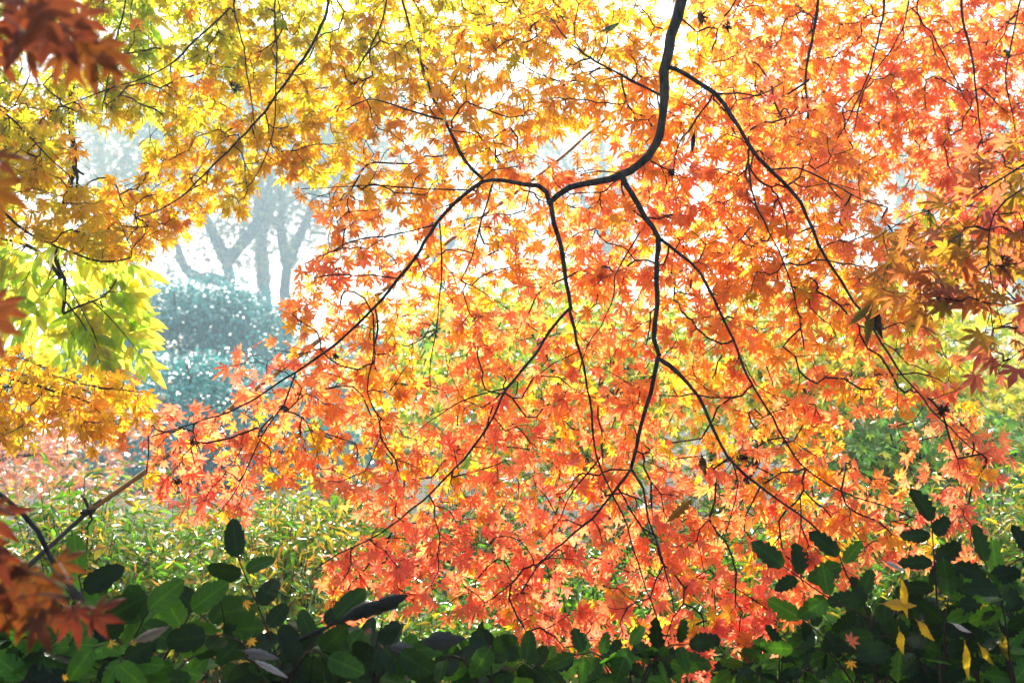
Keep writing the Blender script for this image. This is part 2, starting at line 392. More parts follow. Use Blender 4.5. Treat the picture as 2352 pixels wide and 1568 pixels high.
def colour_field(anchors, mix=.25, alt=.45, sd=.10, shift=0.):
    an = np.array(anchors, float)
    def f(p):
        d = ((an[:, 0] - p[0]) ** 2 + (an[:, 1] - p[1]) ** 2) + 900
        w_ = d ** -1.5; t = (w_ * an[:, 2]).sum() / w_.sum() + shift + rng.normal(0, sd)
        if rng.random() < mix: t = alt + rng.normal(0, .08)
        c = ramp(np.array([t, t + rng.normal(.03, .06)]))
        return np.concatenate([c[0], c[1]])
    return f

def BR(pts, dfun, w0, w1, off=None, head=None, fwd=.05):
    """a branch from photo points: w0, w1 are its widths in photo pixels at either end; head = world points before the first"""
    p = np.array(pts, float); d = np.array([dfun(x, y) for x, y in p])
    if off is not None: d = d + np.linspace(off[0], off[1], len(p))
    else:
        ph = rng.uniform(0, 6); d = d + .03 * np.sin(ph + np.arange(len(p)) * .9) * np.minimum(1, np.arange(len(p)) / 2)
    d = d - fwd
    w_ = P(p[:, 0], p[:, 1], d); r = np.linspace(w0, w1, len(p)) / 2.2 / F * d
    if head is not None: w_ = np.vstack([np.array(head, float), w_]); r = np.concatenate([np.full(len(head), r[0]), r])
    return (w_, r)
def ATT(regions, dfun, holes=(), back=0.):
    out, px = [], []
    for (poly, n, sd) in regions:
        p = sample(poly, n, holes); d = np.array([dfun(x, y) for x, y in p]) + np.clip(rng.normal(back, sd, len(p)), (.1 if back else -.6) * sd, back + 2 * sd)
        out.append(P(p[:, 0], p[:, 1], d)); px.append(p)
    return np.vstack(out), np.vstack(px)

HOLES = [(1340, 335, 95, 62, .08), (600, 540, 150, 110, 0), (1215, 200, 60, 50, .25), (1130, 250, 50, 40, .2), (760, 330, 70, 60, .3)]

# 1. the great orange bough in the middle -------------------------------------------------
dm = lambda x, y: 2.72 - .28 * (y - 784) / 784
main = [
 BR([(1575, -60), (1562, 0), (1545, 60), (1530, 130), (1525, 160), (1527, 220), (1520, 280), (1508, 330), (1470, 375), (1425, 403), (1370, 418), (1310, 432), (1280, 448), (1258, 466)], dm, 30, 13,
    off=(0, 0), head=[(2.05, 3.0, 2.35), (1.7, 2.95, 2.95), (1.1, 2.9, 3.2), (.7, 2.9, 3.1)]),
 BR([(1258, 466), (1252, 440), (1235, 425), (1200, 420), (1160, 411), (1110, 412)], dm, 13, 9, off=(0, .03)),
 BR([(1110, 412), (1085, 390), (1055, 345), (1022, 275), (995, 225), (965, 140), (945, 80), (925, 0), (910, -60)], dm, 8, 5, off=(.03, .2)),
 BR([(1022, 275), (960, 258), (880, 232), (840, 230), (790, 250)], dm, 5, 2.5),
 BR([(965, 140), (1040, 215), (1100, 310), (1150, 378), (1165, 400)], dm, 5, 2.5, off=(.17, .2)),
 BR([(1110, 412), (1060, 450), (1005, 512), (965, 575), (915, 640), (865, 705), (800, 770), (740, 820), (680, 860), (600, 905), (520, 945), (440, 975), (350, 1005)], dm, 10, 3, off=(.03, -.05)),
 BR([(1090, 430), (980, 432), (880, 428), (780, 428), (690, 432)], dm, 4, 2),
 BR([(1005, 512), (950, 523), (880, 540), (820, 550), (760, 580), (700, 610)], dm, 4, 2),
 BR([(1010, 515), (1015, 600), (1012, 680), (1000, 760), (985, 830), (985, 900)], dm, 4.5, 2),
 BR([(915, 640), (850, 632), (780, 632), (720, 640)], dm, 4, 2),
 BR([(865, 705), (868, 760), (855, 830), (850, 900), (870, 950), (890, 1010)], dm, 4.5, 2),
 BR([(680, 860), (650, 930), (600, 1000), (570, 1060), (530, 1140), (500, 1180)], dm, 4.5, 2),
 BR([(1133, 418), (1120, 460), (1100, 520), (1080, 590), (1060, 640)], dm, 5, 2.5),
 BR([(1262, 466), (1270, 520), (1285, 570), (1292, 620), (1305, 700), (1310, 712)], dm, 12, 9, off=(0, 0)),
 BR([(1305, 706), (1265, 760), (1220, 830), (1165, 890), (1130, 960), (1085, 1030), (1040, 1085), (990, 1140), (920, 1190), (850, 1240), (780, 1270), (720, 1305)], dm, 8, 3, off=(0, .05)),
 BR([(1310, 712), (1325, 790), (1345, 870), (1360, 950), (1375, 1050), (1400, 1110), (1430, 1180), (1455, 1260), (1480, 1350), (1510, 1440), (1525, 1500)], dm, 7, 2.5, off=(0, -.06)),
 BR([(1375, 1050), (1320, 1120), (1290, 1190), (1250, 1240)], dm, 4, 2),
 BR([(1165, 890), (1090, 905), (1010, 950), (940, 1000)], dm, 4, 2),
 BR([(1428, 403), (1455, 450), (1480, 500), (1510, 545), (1507, 620), (1505, 700), (1500, 780), (1512, 820)], dm, 15, 11, off=(0, 0)),
 BR([(1512, 818), (1495, 900), (1475, 970), (1465, 1030), (1450, 1078)], dm, 11, 9, off=(0, .02)),
 BR([(1450, 1076), (1420, 1120), (1380, 1170), (1320, 1225), (1265, 1270), (1230, 1310), (1195, 1365)], dm, 8, 3, off=(.02, .05)),
 BR([(1450, 1078), (1475, 1120), (1490, 1190), (1510, 1250), (1530, 1330), (1550, 1410)], dm, 7, 2.5, off=(.02, -.05)),
 BR([(1512, 820), (1560, 860), (1610, 920), (1640, 980), (1680, 1050), (1740, 1110), (1800, 1155), (1870, 1200), (1940, 1265)], dm, 10, 3, off=(0, -.05)),
 BR([(1680, 1050), (1700, 1110), (1685, 1180), (1660, 1240)], dm, 4, 2),
 BR([(1510, 545), (1560, 580), (1610, 630), (1645, 700), (1680, 780), (1710, 860), (1760, 940), (1800, 1010), (1850, 1075), (1930, 1130), (2050, 1170), (2130, 1210)], dm, 8, 2.5, off=(0, .08)),
 BR([(1470, 530), (1420, 610), (1400, 700), (1350, 790), (1330, 850)], dm, 4, 2),
 BR([(1527, 150), (1580, 175), (1640, 215), (1680, 270), (1715, 340), (1760, 390), (1820, 440), (1855, 500), (1880, 560), (1920, 620), (1960, 690), (2010, 760), (2060, 840), (2120, 910), (2180, 980), (2250, 1040)], dm, 12, 3, off=(0, -.05)),
 BR([(1640, 215), (1600, 280), (1560, 340), (1540, 430)], dm, 5, 2.5),
 BR([(1640, 212), (1700, 212), (1745, 222), (1800, 190)], dm, 5, 2.5),
 BR([(1715, 340), (1720, 400), (1735, 460), (1770, 530), (1800, 600), (1830, 700), (1850, 800)], dm, 6, 2.5),
 BR([(1760, 390), (1830, 385), (1890, 410), (1960, 450), (2040, 480)], dm, 5, 2.5),
 BR([(1527, 220), (1450, 190), (1380, 150), (1300, 90), (1255, 20), (1240, -40)], dm, 6, 3, off=(0, .25)),
 BR([(1380, 150), (1300, 190), (1200, 150), (1130, 60)], dm, 4, 2, off=(.12, .3)),
]
main_poly = [(925, 90), (1100, 30), (1260, -40), (1560, -40), (1700, 30), (1900, 250), (2010, 420), (2080, 560), (2150, 760), (2250, 960), (2330, 1050), (2230, 1130), (2240, 1200), (2240, 1290), (2060, 1290), (1830, 1390), (1770, 1480),
  (1600, 1545), (1290, 1530), (1180, 1430), (960, 1380), (780, 1440), (760, 1380), (730, 1290), (860, 1200), (760, 1110), (640, 1080), (540, 1180), (420, 1180), (330, 1080), (330, 980), (420, 930), (540, 920), (520, 790), (650, 790), (670, 640), (720, 560),
  (690, 440), (790, 400), (830, 210)]
main_holes = HOLES + [(800, 630, 40, 40, .3), (880, 500, 60, 30, .45), (760, 700, 45, 30, .5), (930, 590, 60, 40, .5), (1010, 830, 60, 60, .5), (900, 800, 60, 40, .6), (1080, 1250, 50, 60, .6), (640, 1130, 60, 40, .2),
  (900, 1130, 60, 30, .7), (860, 1330, 40, 30, .3), (1700, 140, 60, 60, .6), (1680, 250, 60, 50, .7), (2060, 420, 60, 60, .4), (2060, 1010, 130, 90, .12), (2080, 1110, 120, 70, .25), (1400, 830, 80, 60, .5), (1180, 720, 60, 60, .5), (1040, 800, 60, 60, .5), (1390, 700, 50, 60, .6), (1600, 780, 50, 60, .6), (1900, 880, 60, 70, .5), (960, 1120, 60, 40, .5)]
col_main = colour_field([(900, 100, .33), (1050, 150, .42), (1200, 120, .4), (1350, 100, .42), (1480, 100, .5), (1000, 250, .5), (1300, 250, .45), (900, 350, .52), (1050, 400, .62), (1350, 420, .7), (1500, 300, .55), (1600, 400, .72),
  (850, 550, .68), (1050, 600, .66), (1250, 620, .7), (1450, 620, .72), (1600, 650, .66), (1750, 600, .6), (1850, 700, .62), (1700, 250, .72), (1900, 350, .7), (1100, 800, .72), (900, 850, .62), (700, 830, .7), (600, 1000, .7), (420, 1050, .78), (500, 1150, .88), (560, 830, .88),
  (1000, 1000, .74), (1200, 1000, .78), (1400, 950, .72), (1600, 900, .68), (1800, 900, .7), (2000, 850, .72), (2150, 950, .75), (2200, 1100, .85), (2100, 1200, .85), (900, 1250, .85), (1100, 1200, .83), (1300, 1200, .83), (1500, 1150, .76), (1700, 1150, .74), (1900, 1150, .72), (1200, 1400, .84), (1400, 1450, .84), (1600, 1400, .86), (1720, 1450, .9)],
  mix=.15, alt=.46, sd=.07, shift=.025)
maple('large maple whose thick black bough forks over orange and coral leaves in the middle', [(2.1, 3.0, -.05), (2.12, 3.0, .9), (2.05, 3.0, 1.8), (2.05, 3.0, 2.4)], main,
      ATT([(main_poly, 1850, .22), ([(960, 60), (1250, 10), (1500, 20), (1520, 300), (1400, 400), (1250, 400), (1120, 380), (1000, 240)], 90, .2), ([(1560, 180), (1850, 300), (2000, 620), (1900, 700), (1560, 640), (1300, 640), (1300, 480), (1460, 420)], 170, .2)], dm, main_holes, .15), col_main, .059, leaves=4.2, down=.55)

# 2. golden maple, upper left --------------------------------------------------------------
dg = lambda x, y: 3.25 - .1 * (y - 300) / 300
limb_g = BR([(-250, -170), (100, -190), (500, -180), (760, -140), (1000, -150)], dg, 40, 12, off=(0, 0), head=[(-2.7, 3.5, 2.6), (-2.4, 3.45, 2.9)])
gold = [limb_g,
 BR([(770, -140), (755, 0), (735, 60), (700, 140), (640, 220), (580, 290), (520, 350), (470, 400), (430, 440), (370, 480), (310, 500)], dg, 8, 3),
 BR([(540, -180), (540, 10), (555, 110), (570, 200), (585, 290)], dg, 5, 2.5),
 BR([(620, -170), (630, 0), (635, 150), (630, 280), (600, 390), (560, 440)], dg, 5, 2),
 BR([(530, 20), (450, 90), (400, 140), (330, 180), (240, 210), (150, 240)], dg, 5, 2),
 BR([(300, -185), (290, 0), (270, 90), (250, 170), (230, 260)], dg, 5, 2.5),
 BR([(60, -190), (50, 40), (70, 150), (30, 240)], dg, 5, 2.5),
 BR([(900, -150), (890, 0), (860, 90), (820, 170)], dg, 5, 2.5),
 BR([(1000, -150), (1120, -100), (1180, 10), (1230, 60), (1300, 90)], dg, 5, 2.5)]
gold_poly = [(-40, -60), (1400, -60), (1300, 40), (1100, 80), (960, 140), (840, 260), (790, 400), (690, 400), (600, 380), (560, 470), (470, 470), (400, 540), (330, 570), (240, 560), (200, 400), (330, 370), (320, 290), (200, 270), (160, 260), (110, 420), (-40, 400)]
gold_holes = [(75, 150, 60, 70, .2), (60, 110, 40, 40, .1), (330, 300, 80, 60, .3), (530, 240, 45, 40, .3), (440, 290, 50, 50, .55), (240, 380, 90, 60, .2), (340, 130, 40, 120, .4), (700, 110, 45, 40, .4), (760, 320, 60, 50, .35), (880, 180, 45, 40, .45), (620, 350, 60, 30, .5)]
col_gold = colour_field([(60, 60, .30), (250, 100, .24), (400, 80, .28), (550, 100, .31), (700, 80, .33), (850, 80, .33), (500, 250, .42), (350, 450, .52), (450, 450, .50), (250, 520, .5), (640, 220, .45), (750, 250, .46), (1000, 0, .36), (1250, 0, .42), (600, 330, .5), (100, 300, .36), (850, 250, .48)], mix=.08, alt=.54, sd=.075, shift=-.08)
maple('golden maple with mustard yellow leaves on a slender branch slanting across the upper left', [(-2.7, 3.55, -.05), (-2.72, 3.55, 1.4), (-2.7, 3.5, 2.65)], gold,
      ATT([(gold_poly, 1020, .22)], dg, gold_holes, .12), col_gold, .06, leaves=4.2, down=.6)

# 3. amber maple, left edge ------------------------------------------------------------------
da = lambda x, y: 2.85
H0 = (-2.05, 2.85, 1.9)
amber = [
 BR([(-250, 400), (-60, 450), (0, 480), (60, 530), (140, 570), (230, 600), (300, 590)], da, 9, 3, head=[(-2.0, 2.85, 1.95)]),
 BR([(-250, 800), (-60, 840), (0, 860), (60, 880), (140, 905), (200, 930), (260, 980)], da, 8, 3, head=[(-2.0, 2.85, 1.45)]),
 BR([(-250, 180), (-60, 220), (0, 250), (60, 300), (120, 360), (160, 400)], da, 7, 2.5, head=[(-2.0, 2.85, 2.2)]),
 BR([(60, 880), (110, 860), (180, 880), (250, 890), (330, 900)], da, 4, 2)]
amber_poly1 = [(-40, 360), (120, 380), (200, 440), (330, 490), (390, 530), (350, 560), (230, 580), (120, 550), (-40, 530)]
amber_poly2 = [(-40, 790), (60, 800), (130, 850), (230, 850), (330, 890), (350, 930), (270, 960), (290, 1010), (220, 1010), (150, 960), (90, 950), (60, 1010), (-40, 1000)]
amber_poly3 = [(-40, 240), (100, 260), (180, 330), (120, 400), (-40, 380)]
col_amb = colour_field([(50, 300, .38), (100, 500, .46), (300, 560, .54), (100, 880, .52), (250, 950, .53), (50, 980, .55), (350, 560, .6)], mix=.12, alt=.56, sd=.06, shift=-.10)
maple('slim amber maple with two tiers of hanging yellow orange leaves along the left edge', [(-2.05, 2.85, -.05), (-2.07, 2.87, 1.2), (-2.0, 2.85, 2.3)], amber,
      ATT([(amber_poly1, 85, .14), (amber_poly2, 120, .14), (amber_poly3, 45, .14)], da), col_amb, .058, leaves=4, down=.8, trunk_r=.05)

# 4. scarlet maple, upper right, farther back --------------------------------------------------
de = lambda x, y: 3.7
red = [BR([(2700, -260), (2450, -230), (2200, -190), (2000, -160), (1850, -140), (1650, -130)], de, 40, 10, off=(0, 0), head=[(3.0, 4.1, 2.9)]),
 BR([(1885, -145), (1880, 0), (1868, 80), (1853, 180), (1858, 260), (1862, 330), (1890, 385)], de, 8, 3.5),
 BR([(2040, -165), (2030, 20), (2010, 120), (1985, 200), (1940, 290), (1900, 360), (1860, 430)], de, 6, 2.5),
 BR([(2200, -190), (2210, 20), (2225, 100), (2240, 200), (2252, 280), (2258, 340)], de, 7, 3),
 BR([(2090, -175), (2085, 0), (2060, 90), (1990, 190), (1960, 300)], de, 5, 2.5),
 BR([(1855, 180), (1800, 220), (1740, 270), (1690, 340)], de, 5, 2.5),
 BR([(2120, -180), (2110, 30), (2140, 70), (2180, 150), (2230, 260)], de, 5, 2.5),
 BR([(2400, -230), (2330, 60), (2310, 180), (2330, 300)], de, 5, 2.5),
 BR([(1700, -130), (1690, 0), (1640, 60), (1600, 120)], de, 5, 2.5)]
red_poly = [(1600, -60), (2400, -60), (2400, 520), (2280, 640), (2120, 640), (2060, 420), (1950, 450), (1800, 420), (1700, 330), (1620, 120)]
red_holes = [(2020, 30, 60, 40, .3), (2080, 300, 80, 60, .55), (2320, 150, 70, 60, .5), (2060, 430, 80, 60, .25), (1730, 60, 60, 50, .45), (1680, 180, 70, 50, .4), (1990, 110, 30, 60, .5), (2180, 480, 70, 50, .6)]
col_red = colour_field([(1700, 60, .62), (1850, 100, .7), (2000, 150, .74), (2150, 100, .74), (2300, 100, .84), (2100, 250, .8), (2250, 300, .88), (1900, 300, .72), (2200, 450, .86), (1800, 300, .76)], mix=.18, alt=.54, sd=.07, shift=-.06)
maple('farther maple of bright scarlet and tangerine leaves filling the upper right corner', [(3.1, 4.15, -.05), (3.12, 4.12, 1.5), (3.0, 4.1, 2.95)], red,
      ATT([(red_poly, 1060, .28)], de, red_holes, .2), col_red, .068, leaves=4, down=.5)

# 5. olive bronze maple, right edge, nearer ------------------------------------------------------
df_ = lambda x, y: 2.0 + .1 * (2352 - x) / 300
oliv = [
 BR([(2620, 240), (2420, 330), (2352, 372), (2270, 430), (2200, 490), (2120, 570), (2060, 640)], df_, 7, 2, off=(-.1, .1), head=[(1.55, 1.75, 1.95)]),
 BR([(2620, 260), (2420, 400), (2352, 430), (2290, 480), (2270, 560), (2275, 640), (2300, 740)], df_, 6, 2, off=(-.1, 0), head=[(1.55, 1.75, 1.93)]),
 BR([(2270, 430), (2180, 470), (2090, 500), (2000, 560)], df_, 4, 2),
 BR([(2620, 700), (2430, 760), (2352, 800), (2290, 850)], df_, 5, 2, head=[(1.55, 1.75, 1.6)])]
oliv_poly = [(2400, 300), (2400, 700), (2290, 720), (2180, 700), (2090, 690), (1990, 640), (2000, 560), (2090, 500), (2180, 440), (2270, 350)]
oliv_poly2 = [(2400, 690), (2400, 860), (2300, 850), (2250, 780), (2290, 710)]
col_oli = colour_field([(2300, 400, .58), (2100, 560, .6), (2250, 550, .68), (2050, 620, .5), (2300, 700, .72), (2350, 450, .5), (2350, 800, .74)], mix=.22, alt=.28, sd=.1)
def dull(f, k): return lambda p: f(p) * np.array(k + k)
maple('nearer bronze maple whose larger olive and rust leaves hang in front of the right edge', [(1.56, 1.75, -.05), (1.6, 1.78, 1.0), (1.55, 1.75, 2.1)], oliv,
      ATT([(oliv_poly, 68, .12), (oliv_poly2, 14, .1)], df_), dull(col_oli, [.52, .46, .7]), .068, leaves=3, down=.7, trunk_r=.05, face=1.3)

# 6. nearest maple, blurred, left ------------------------------------------------------------------
dn = lambda x, y: 0.98
near = [
 BR([(-420, -60), (-200, -30), (-40, 10), (60, 40), (150, 70), (200, 95)], dn, 10, 4, head=[(-1.0, .92, 1.7)]),
 BR([(-420, 340), (-200, 350), (-60, 365), (0, 372)], dn, 8, 4, head=[(-1.0, .92, 1.55)]),
 BR([(-420, 640), (-200, 690), (-60, 710), (10, 722)], dn, 8, 4, head=[(-1.0, .92, 1.4)]),
 BR([(-420, 980), (-200, 1080), (-60, 1130), (40, 1190), (110, 1290), (170, 1370)], dn, 10, 4, head=[(-1.0, .92, 1.25)])]
near_leaf = [(70, 90, .07, .8, 215, 1), (0, 130, .06, .85, 200, 0), (110, 10, .08, .84, 165, 0), (260, 130, .05, .72, 150, 0), (-40, 1240, .08, .9, 160, 1), (-30, 1320, .085, .8, 130, 0), (120, 1380, .06, .72, 215, 0), (20, 1370, .075, .8, 190, 0),
  (20, -10, .10, .9, 200, 1), (55, 35, .08, .88, 170, 1), (125, 70, .085, .88, 150, 1), (200, 105, .078, .72, 165, 0), (150, 120, .06, .72, 205, 0), (235, 110, .05, .7, 120, 0), (-20, 60, .07, .9, 190, 1), (90, -20, .07, .85, 120, 0), (180, 40, .05, .86, 100, 1),
  (-20, 360, .06, .75, 120, 0), (-25, 430, .07, .6, 160, 0), (-30, 730, .075, .75, 140, 0), (-10, 700, .055, .8, 110, 0),
  (-30, 1180, .085, .85, 150, 1), (-10, 1260, .085, .88, 190, 1), (60, 1310, .075, .7, 200, 0), (110, 1330, .07, .68, 160, 0), (170, 1400, .07, .95, 150, 1), (215, 1410, .065, .9, 110, 1), (60, 1400, .07, .72, 190, 0), (85, 1420, .065, .78, 170, 0), (20, 1290, .07, .72, 220, 0), (-10, 1380, .07, .7, 200, 0), (135, 1290, .055, .68, 100, 0)]
root = thing('maple_tree', 'nearest maple with a few big blurred red brown leaves at the left edge', 'tree', (-1.02, .92, -.05))
tb = MB(); tp = catmull([(-1.02, .92, -.05), (-1.05, .95, .8), (-1.0, .92, 1.75)], .08); tube(tb, tp, np.linspace(.05, .025, len(tp)), 12, rough=.03); tb.build('trunk', M_BARK, root)
bo = []
for pts, rad in near:
    m = MB(); q4 = catmull(np.column_stack([pts, rad]), .03); pp = q4[:, :3]; tube(m, pp, q4[:, 3], 6); bo.append((m.build('branch', M_BARK, root), pp))
for k, (lo, hi) in enumerate(((-100, 250), (300, 500), (600, 900), (1000, 1600))):
    mb, tw = MB(), MB()
    for (x, y, s, t, ang, rd) in near_leaf:
        if not lo < y < hi: continue
        d = .98 + rng.normal(0, .05); e = P(x, y, d); a = R(ang)
        ap = math.sin(a) * RX + math.cos(a) * UP + rng.normal(0, .15, 3)
        pp = bo[k][1]; j = int(np.argmin(((pp - e) ** 2).sum(1))); tube(tw, [pp[j], (pp[j] + e) / 2 + [0, 0, .004], e], [.0008] * 3, 4)
        c = ramp(np.array([t, t + .05])) * np.array([.16, .145, .09])
        place(mb, MAPLE_RICH, [e], ap, unit(np.array([0, -1, .2]) + rng.normal(0, .28, 3)), s * (.62 if y < 900 else .55), c[0], c[1] * (np.array([.85, .7, .8]) if y < 900 else np.array([.75, .4, .6])))
    mb.build('foliage', M_NEAR, bo[k][0]); tw.build('twigs', M_TWIG, bo[k][0])

# ------------------------------------------------------------------ other plants
def zpath(px_pts, d):                                   # photo points at one distance
    return P(*np.array(px_pts, float).T, d)
def ground_under(p): return np.array([p[0], p[1], -.05])

# 7. tree with long yellow green leaflets, left
dp = 3.55
root = thing('pinnate_tree', 'young tree with dark crooked stem and long lime green leaflets at left', 'tree', (-2.95, 4.1, -.05))
tb = MB(); tp = catmull([(-2.95, 4.1, -.05), (-2.98, 4.05, 1.6), (-2.8, 3.9, 2.9), (-2.3, 3.7, 3.3), P(120, -60, 3.5)], .06)
tube(tb, tp, np.linspace(.06, .02, len(tp)), 10, rough=.03); tb.build('trunk', M_BARK, root)
stems = [([(120, -60), (150, 80), (165, 190), (163, 290), (172, 385), (150, 450), (130, 600), (150, 640), (142, 720)], 16, 8),
         ([(172, 385), (195, 400)], 9, 5), ([(176, 390), (180, 455), (200, 520), (205, 560)], 7, 3), ([(-80, 530), (0, 548), (60, 565), (105, 595), (140, 640)], 7, 9),
         ([(145, 720), (190, 700), (240, 680), (270, 640)], 6, 3), ([(150, 690), (180, 730), (200, 760)], 5, 3), ([(130, 600), (145, 520), (150, 450)], 6, 6),
         ([(120, -60), (240, -80), (345, -60)], 9, 5), ([(345, -60), (480, -80), (545, -70)], 6, 4)]
bo = []
for (px, a, b) in stems:
    m = MB(); q4 = catmull(np.column_stack([zpath(px, dp - .03), np.linspace(a, b, len(px)) / 2 / F * dp]), .03); tube(m, q4[:, :3] + np.convolve(rng.normal(0, .003, len(q4) + 2), np.ones(3) / 3, 'valid')[:, None], q4[:, 3] * (1 + .15 * (rng.random(len(q4)) < .1)), 7, rough=.05)
    bo.append(m.build('branch', M_BARK, root))
def pinnate(mb, tw, base, tipp, n, L, width_dir, cols, tpls=LANCE, droop=.06):
    base, tipp = np.array(base), np.array(tipp); ax = tipp - base; ln = np.linalg.norm(ax); ax = ax / ln
    sd = unit(np.cross(ax, np.array([0, -1, .2]))); t = np.linspace(0, 1, 9)[:, None]
    pts = base + (tipp - base) * t + np.array([0, 0, -droop]) * t ** 2; tube(tw, pts, np.linspace(.0028, .001, 9), 5)
    pos, apx, nrm, sz, col = [], [], [], [], []
    for k in range(n):
        f = .18 + .8 * k / max(1, n - 1); p = base + (tipp - base) * f + np.array([0, 0, -droop]) * f * f
        for sg in (-1, 1):
            pos.append(p); apx.append(ax * .55 + sg * sd * .75 + np.array([0, 0, -.45]) + rng.normal(0, .18, 3)); nrm.append(np.array([0, -1, .35]) + rng.normal(0, .35, 3))
            sz.append(L * rng.uniform(.75, 1.15) * (1 - .3 * abs(f - .55))); col.append(cols())
    pos.append(tipp + np.array([0, 0, -droop])); apx.append(ax + np.array([0, 0, -.3])); nrm.append(np.array([0, -1, .3])); sz.append(L); col.append(cols())
    place(mb, tpls, pos, np.array(apx), np.array(nrm), np.array(sz), np.array(col))
def lime(): return np.array([.54, .64, .06]) * (np.array([1.25, .95, 1]) if rng.random() < .5 else np.array([.8, .95, 1])) * math.exp(rng.normal(0, .1))
fr = [(4, (200, 520), (80, 560)), (4, (180, 600), (20, 640)), (4, (150, 620), (60, 720)), (0, (145, 640), (230, 760)), (0, (145, 660), (310, 700)), (4, (240, 680), (330, 760)), (4, (230, 690), (270, 800)), (4, (200, 700), (150, 820)),
      (3, (100, 590), (-10, 700)), (3, (60, 565), (-20, 580)), (3, (140, 640), (110, 760)), (0, (150, 560), (260, 600)), (0, (150, 580), (300, 640)), (5, (200, 750), (240, 830)), (4, (250, 660), (330, 690)), (3, (0, 548), (-60, 660)), (3, (30, 555), (20, 690)), (4, (180, 700), (200, 820)),
      (7, (345, -60), (360, 60)), (7, (345, -60), (350, 180)), (7, (340, -60), (345, 290)), (8, (500, -80), (545, 130)), (8, (480, -80), (530, 60)), (8, (545, -70), (720, 20)), (7, (345, -40), (300, 40)), (0, (140, 680), (250, 740)), (3, (10, 545), (-30, 330)), (0, (142, 600), (210, 700)), (4, (200, 690), (320, 720)), (4, (190, 700), (260, 860)), (4, (210, 690), (340, 800)), (3, (90, 580), (40, 660)), (3, (60, 565), (-20, 640)), (3, (120, 610), (60, 800)), (0, (150, 560), (330, 580)), (4, (170, 700), (120, 850)), (3, (20, 550), (-30, 760)), (0, (145, 620), (20, 700)), (4, (230, 680), (300, 640))]
for k, (b, p0, p1) in enumerate(fr):
    mb, tw = MB(), MB()
    pinnate(mb, tw, P(*p0, dp), P(*p1, dp + rng.uniform(-.1, .25)), 7, .108, None, lime)
    tw.build('twigs', M_TWIG, bo[b]); mb.build('foliage', M_PINN, bo[b])

# 8. bamboo prop pole with a black tie
root = thing('bamboo_pole', 'long tan bamboo prop pole leaning behind the orange leaves, tied at its low end', 'pole', tuple(P(-300, 1580, 3.2)))
d0 = 3.2
pts = [P(205, 1172, 3.25), P(340, 1078, 3.35), P(575, 903, 3.55), P(960, 606, 3.9), P(1260, 385, 4.2), P(1370, 290, 4.3), P(1480, 200, 4.45)]
m = MB(); q = catmull(pts, .05); rr = np.full(len(q), .0088) * np.linspace(1, .75, len(q)); rr[::6] *= 1.18; tube(m, q, rr, 10); m.build('cane', M_BAMB, root)
m = MB(); a, b = P(205, 1172, 3.25), P(130, 1240, 3.2); dv = unit(b - a); lend = a + dv * (a[2] + .03) / -dv[2]
q = catmull([a + dv * -.05, a + dv * .1, a + dv * .5, lend], .06); tube(m, q, .0075, 9, rough=.08); m.build('stake', M_GREY, root)
m = MB()
for k in range(4): tube(m, [a + dv * (.004 * k) + np.array([math.cos(t), math.sin(t), .3 * math.sin(t + k)]) * .016 for t in np.linspace(0, 6.28, 12)], .005, 5)
tube(m, [a, a + [-.015, 0, .035], a + [-.025, -.01, .05]], [.006, .005, .003], 5); tube(m, [a, a + [.01, 0, -.03], a + [-.005, -.01, -.06]], [.006, .004, .002], 5)
m.build('tie', M_BARK, root)

# 9. shrubs of narrow glossy leaves (middle distance)
def leafy_shrub(label, px, top, d, wid, n, cols, L=.055, tpls=NARROW + LANCE, mat=M_SHRUB, group=None, name='leafy_shrub', depth=.45, low=.25):
    n = int(n * 2.8); c = P(px, 784, d); c = np.array([c[0], c[1], 0]); h = float(P(px, top, d)[2]); rw = wid / F * d / 2
    root = thing(name, label, 'shrub', (c[0], c[1], -.05), group); st = MB(); lv = MB(); K = max(10, n // 34)
    pos, apx, nrm = [], [], []
    for _ in range(K):
        th = rng.uniform(0, 6.28); r = math.sqrt(rng.random()); e = c + np.array([math.cos(th) * r * rw, math.sin(th) * r * depth, h * (low + (1 - low) * math.sqrt(max(0, 1 - .75 * r * r)) * rng.uniform(.55, 1.03))])
        b = c + np.array([math.cos(th) * r * rw * .25, math.sin(th) * r * depth * .25, -.03]); p = catmull([b, b * .4 + e * .6 + [0, 0, .12 * h], e], .12)
        tube(st, p, np.linspace(.006, .0015, len(p)), 5)
        dv = unit(p[-1] - p[max(0, len(p) - 3)]); q = n // K
        off = rng.normal(0, 1, (q, 3)) * [.10, .09, .07] + dv * rng.uniform(-.22, .05, (q, 1)); pos.append(e + off)
        apx.append(unit(off) * .8 + dv * .4 + np.array([0, 0, -.35]) + rng.normal(0, .3, (q, 3))); nrm.append(np.array([0, -.35, .9]) + rng.normal(0, .5, (q, 3)))
    pos = np.vstack(pos); pos[:, 2] = np.maximum(pos[:, 2], .02)
    col = np.array([cols() for _ in range(len(pos))])
    place(lv, tpls, pos, np.vstack(apx), np.vstack(nrm), L * rng.uniform(.65, 1.3, len(pos)), col)
    st.build('stems', M_BARK, root); lv.build('foliage', mat, root); return root
def ygreen(a=.25, b=.1):
    def f():
        u = rng.random(); c = np.array([.10, .25, .012]) if u > a * .65 + b else (np.array([.50, .42, .02]) if u > b else np.array([.62, .30, .03]))
        return c * math.exp(rng.normal(0, .4))
    return f
def dgreen():
    return np.array([.05, .12, .02]) * math.exp(rng.normal(0, .3)) * (np.array([2.2, 1.9, 1]) if rng.random() < .15 else 1)
SG = 'narrow leaved shrubs in the middle distance'
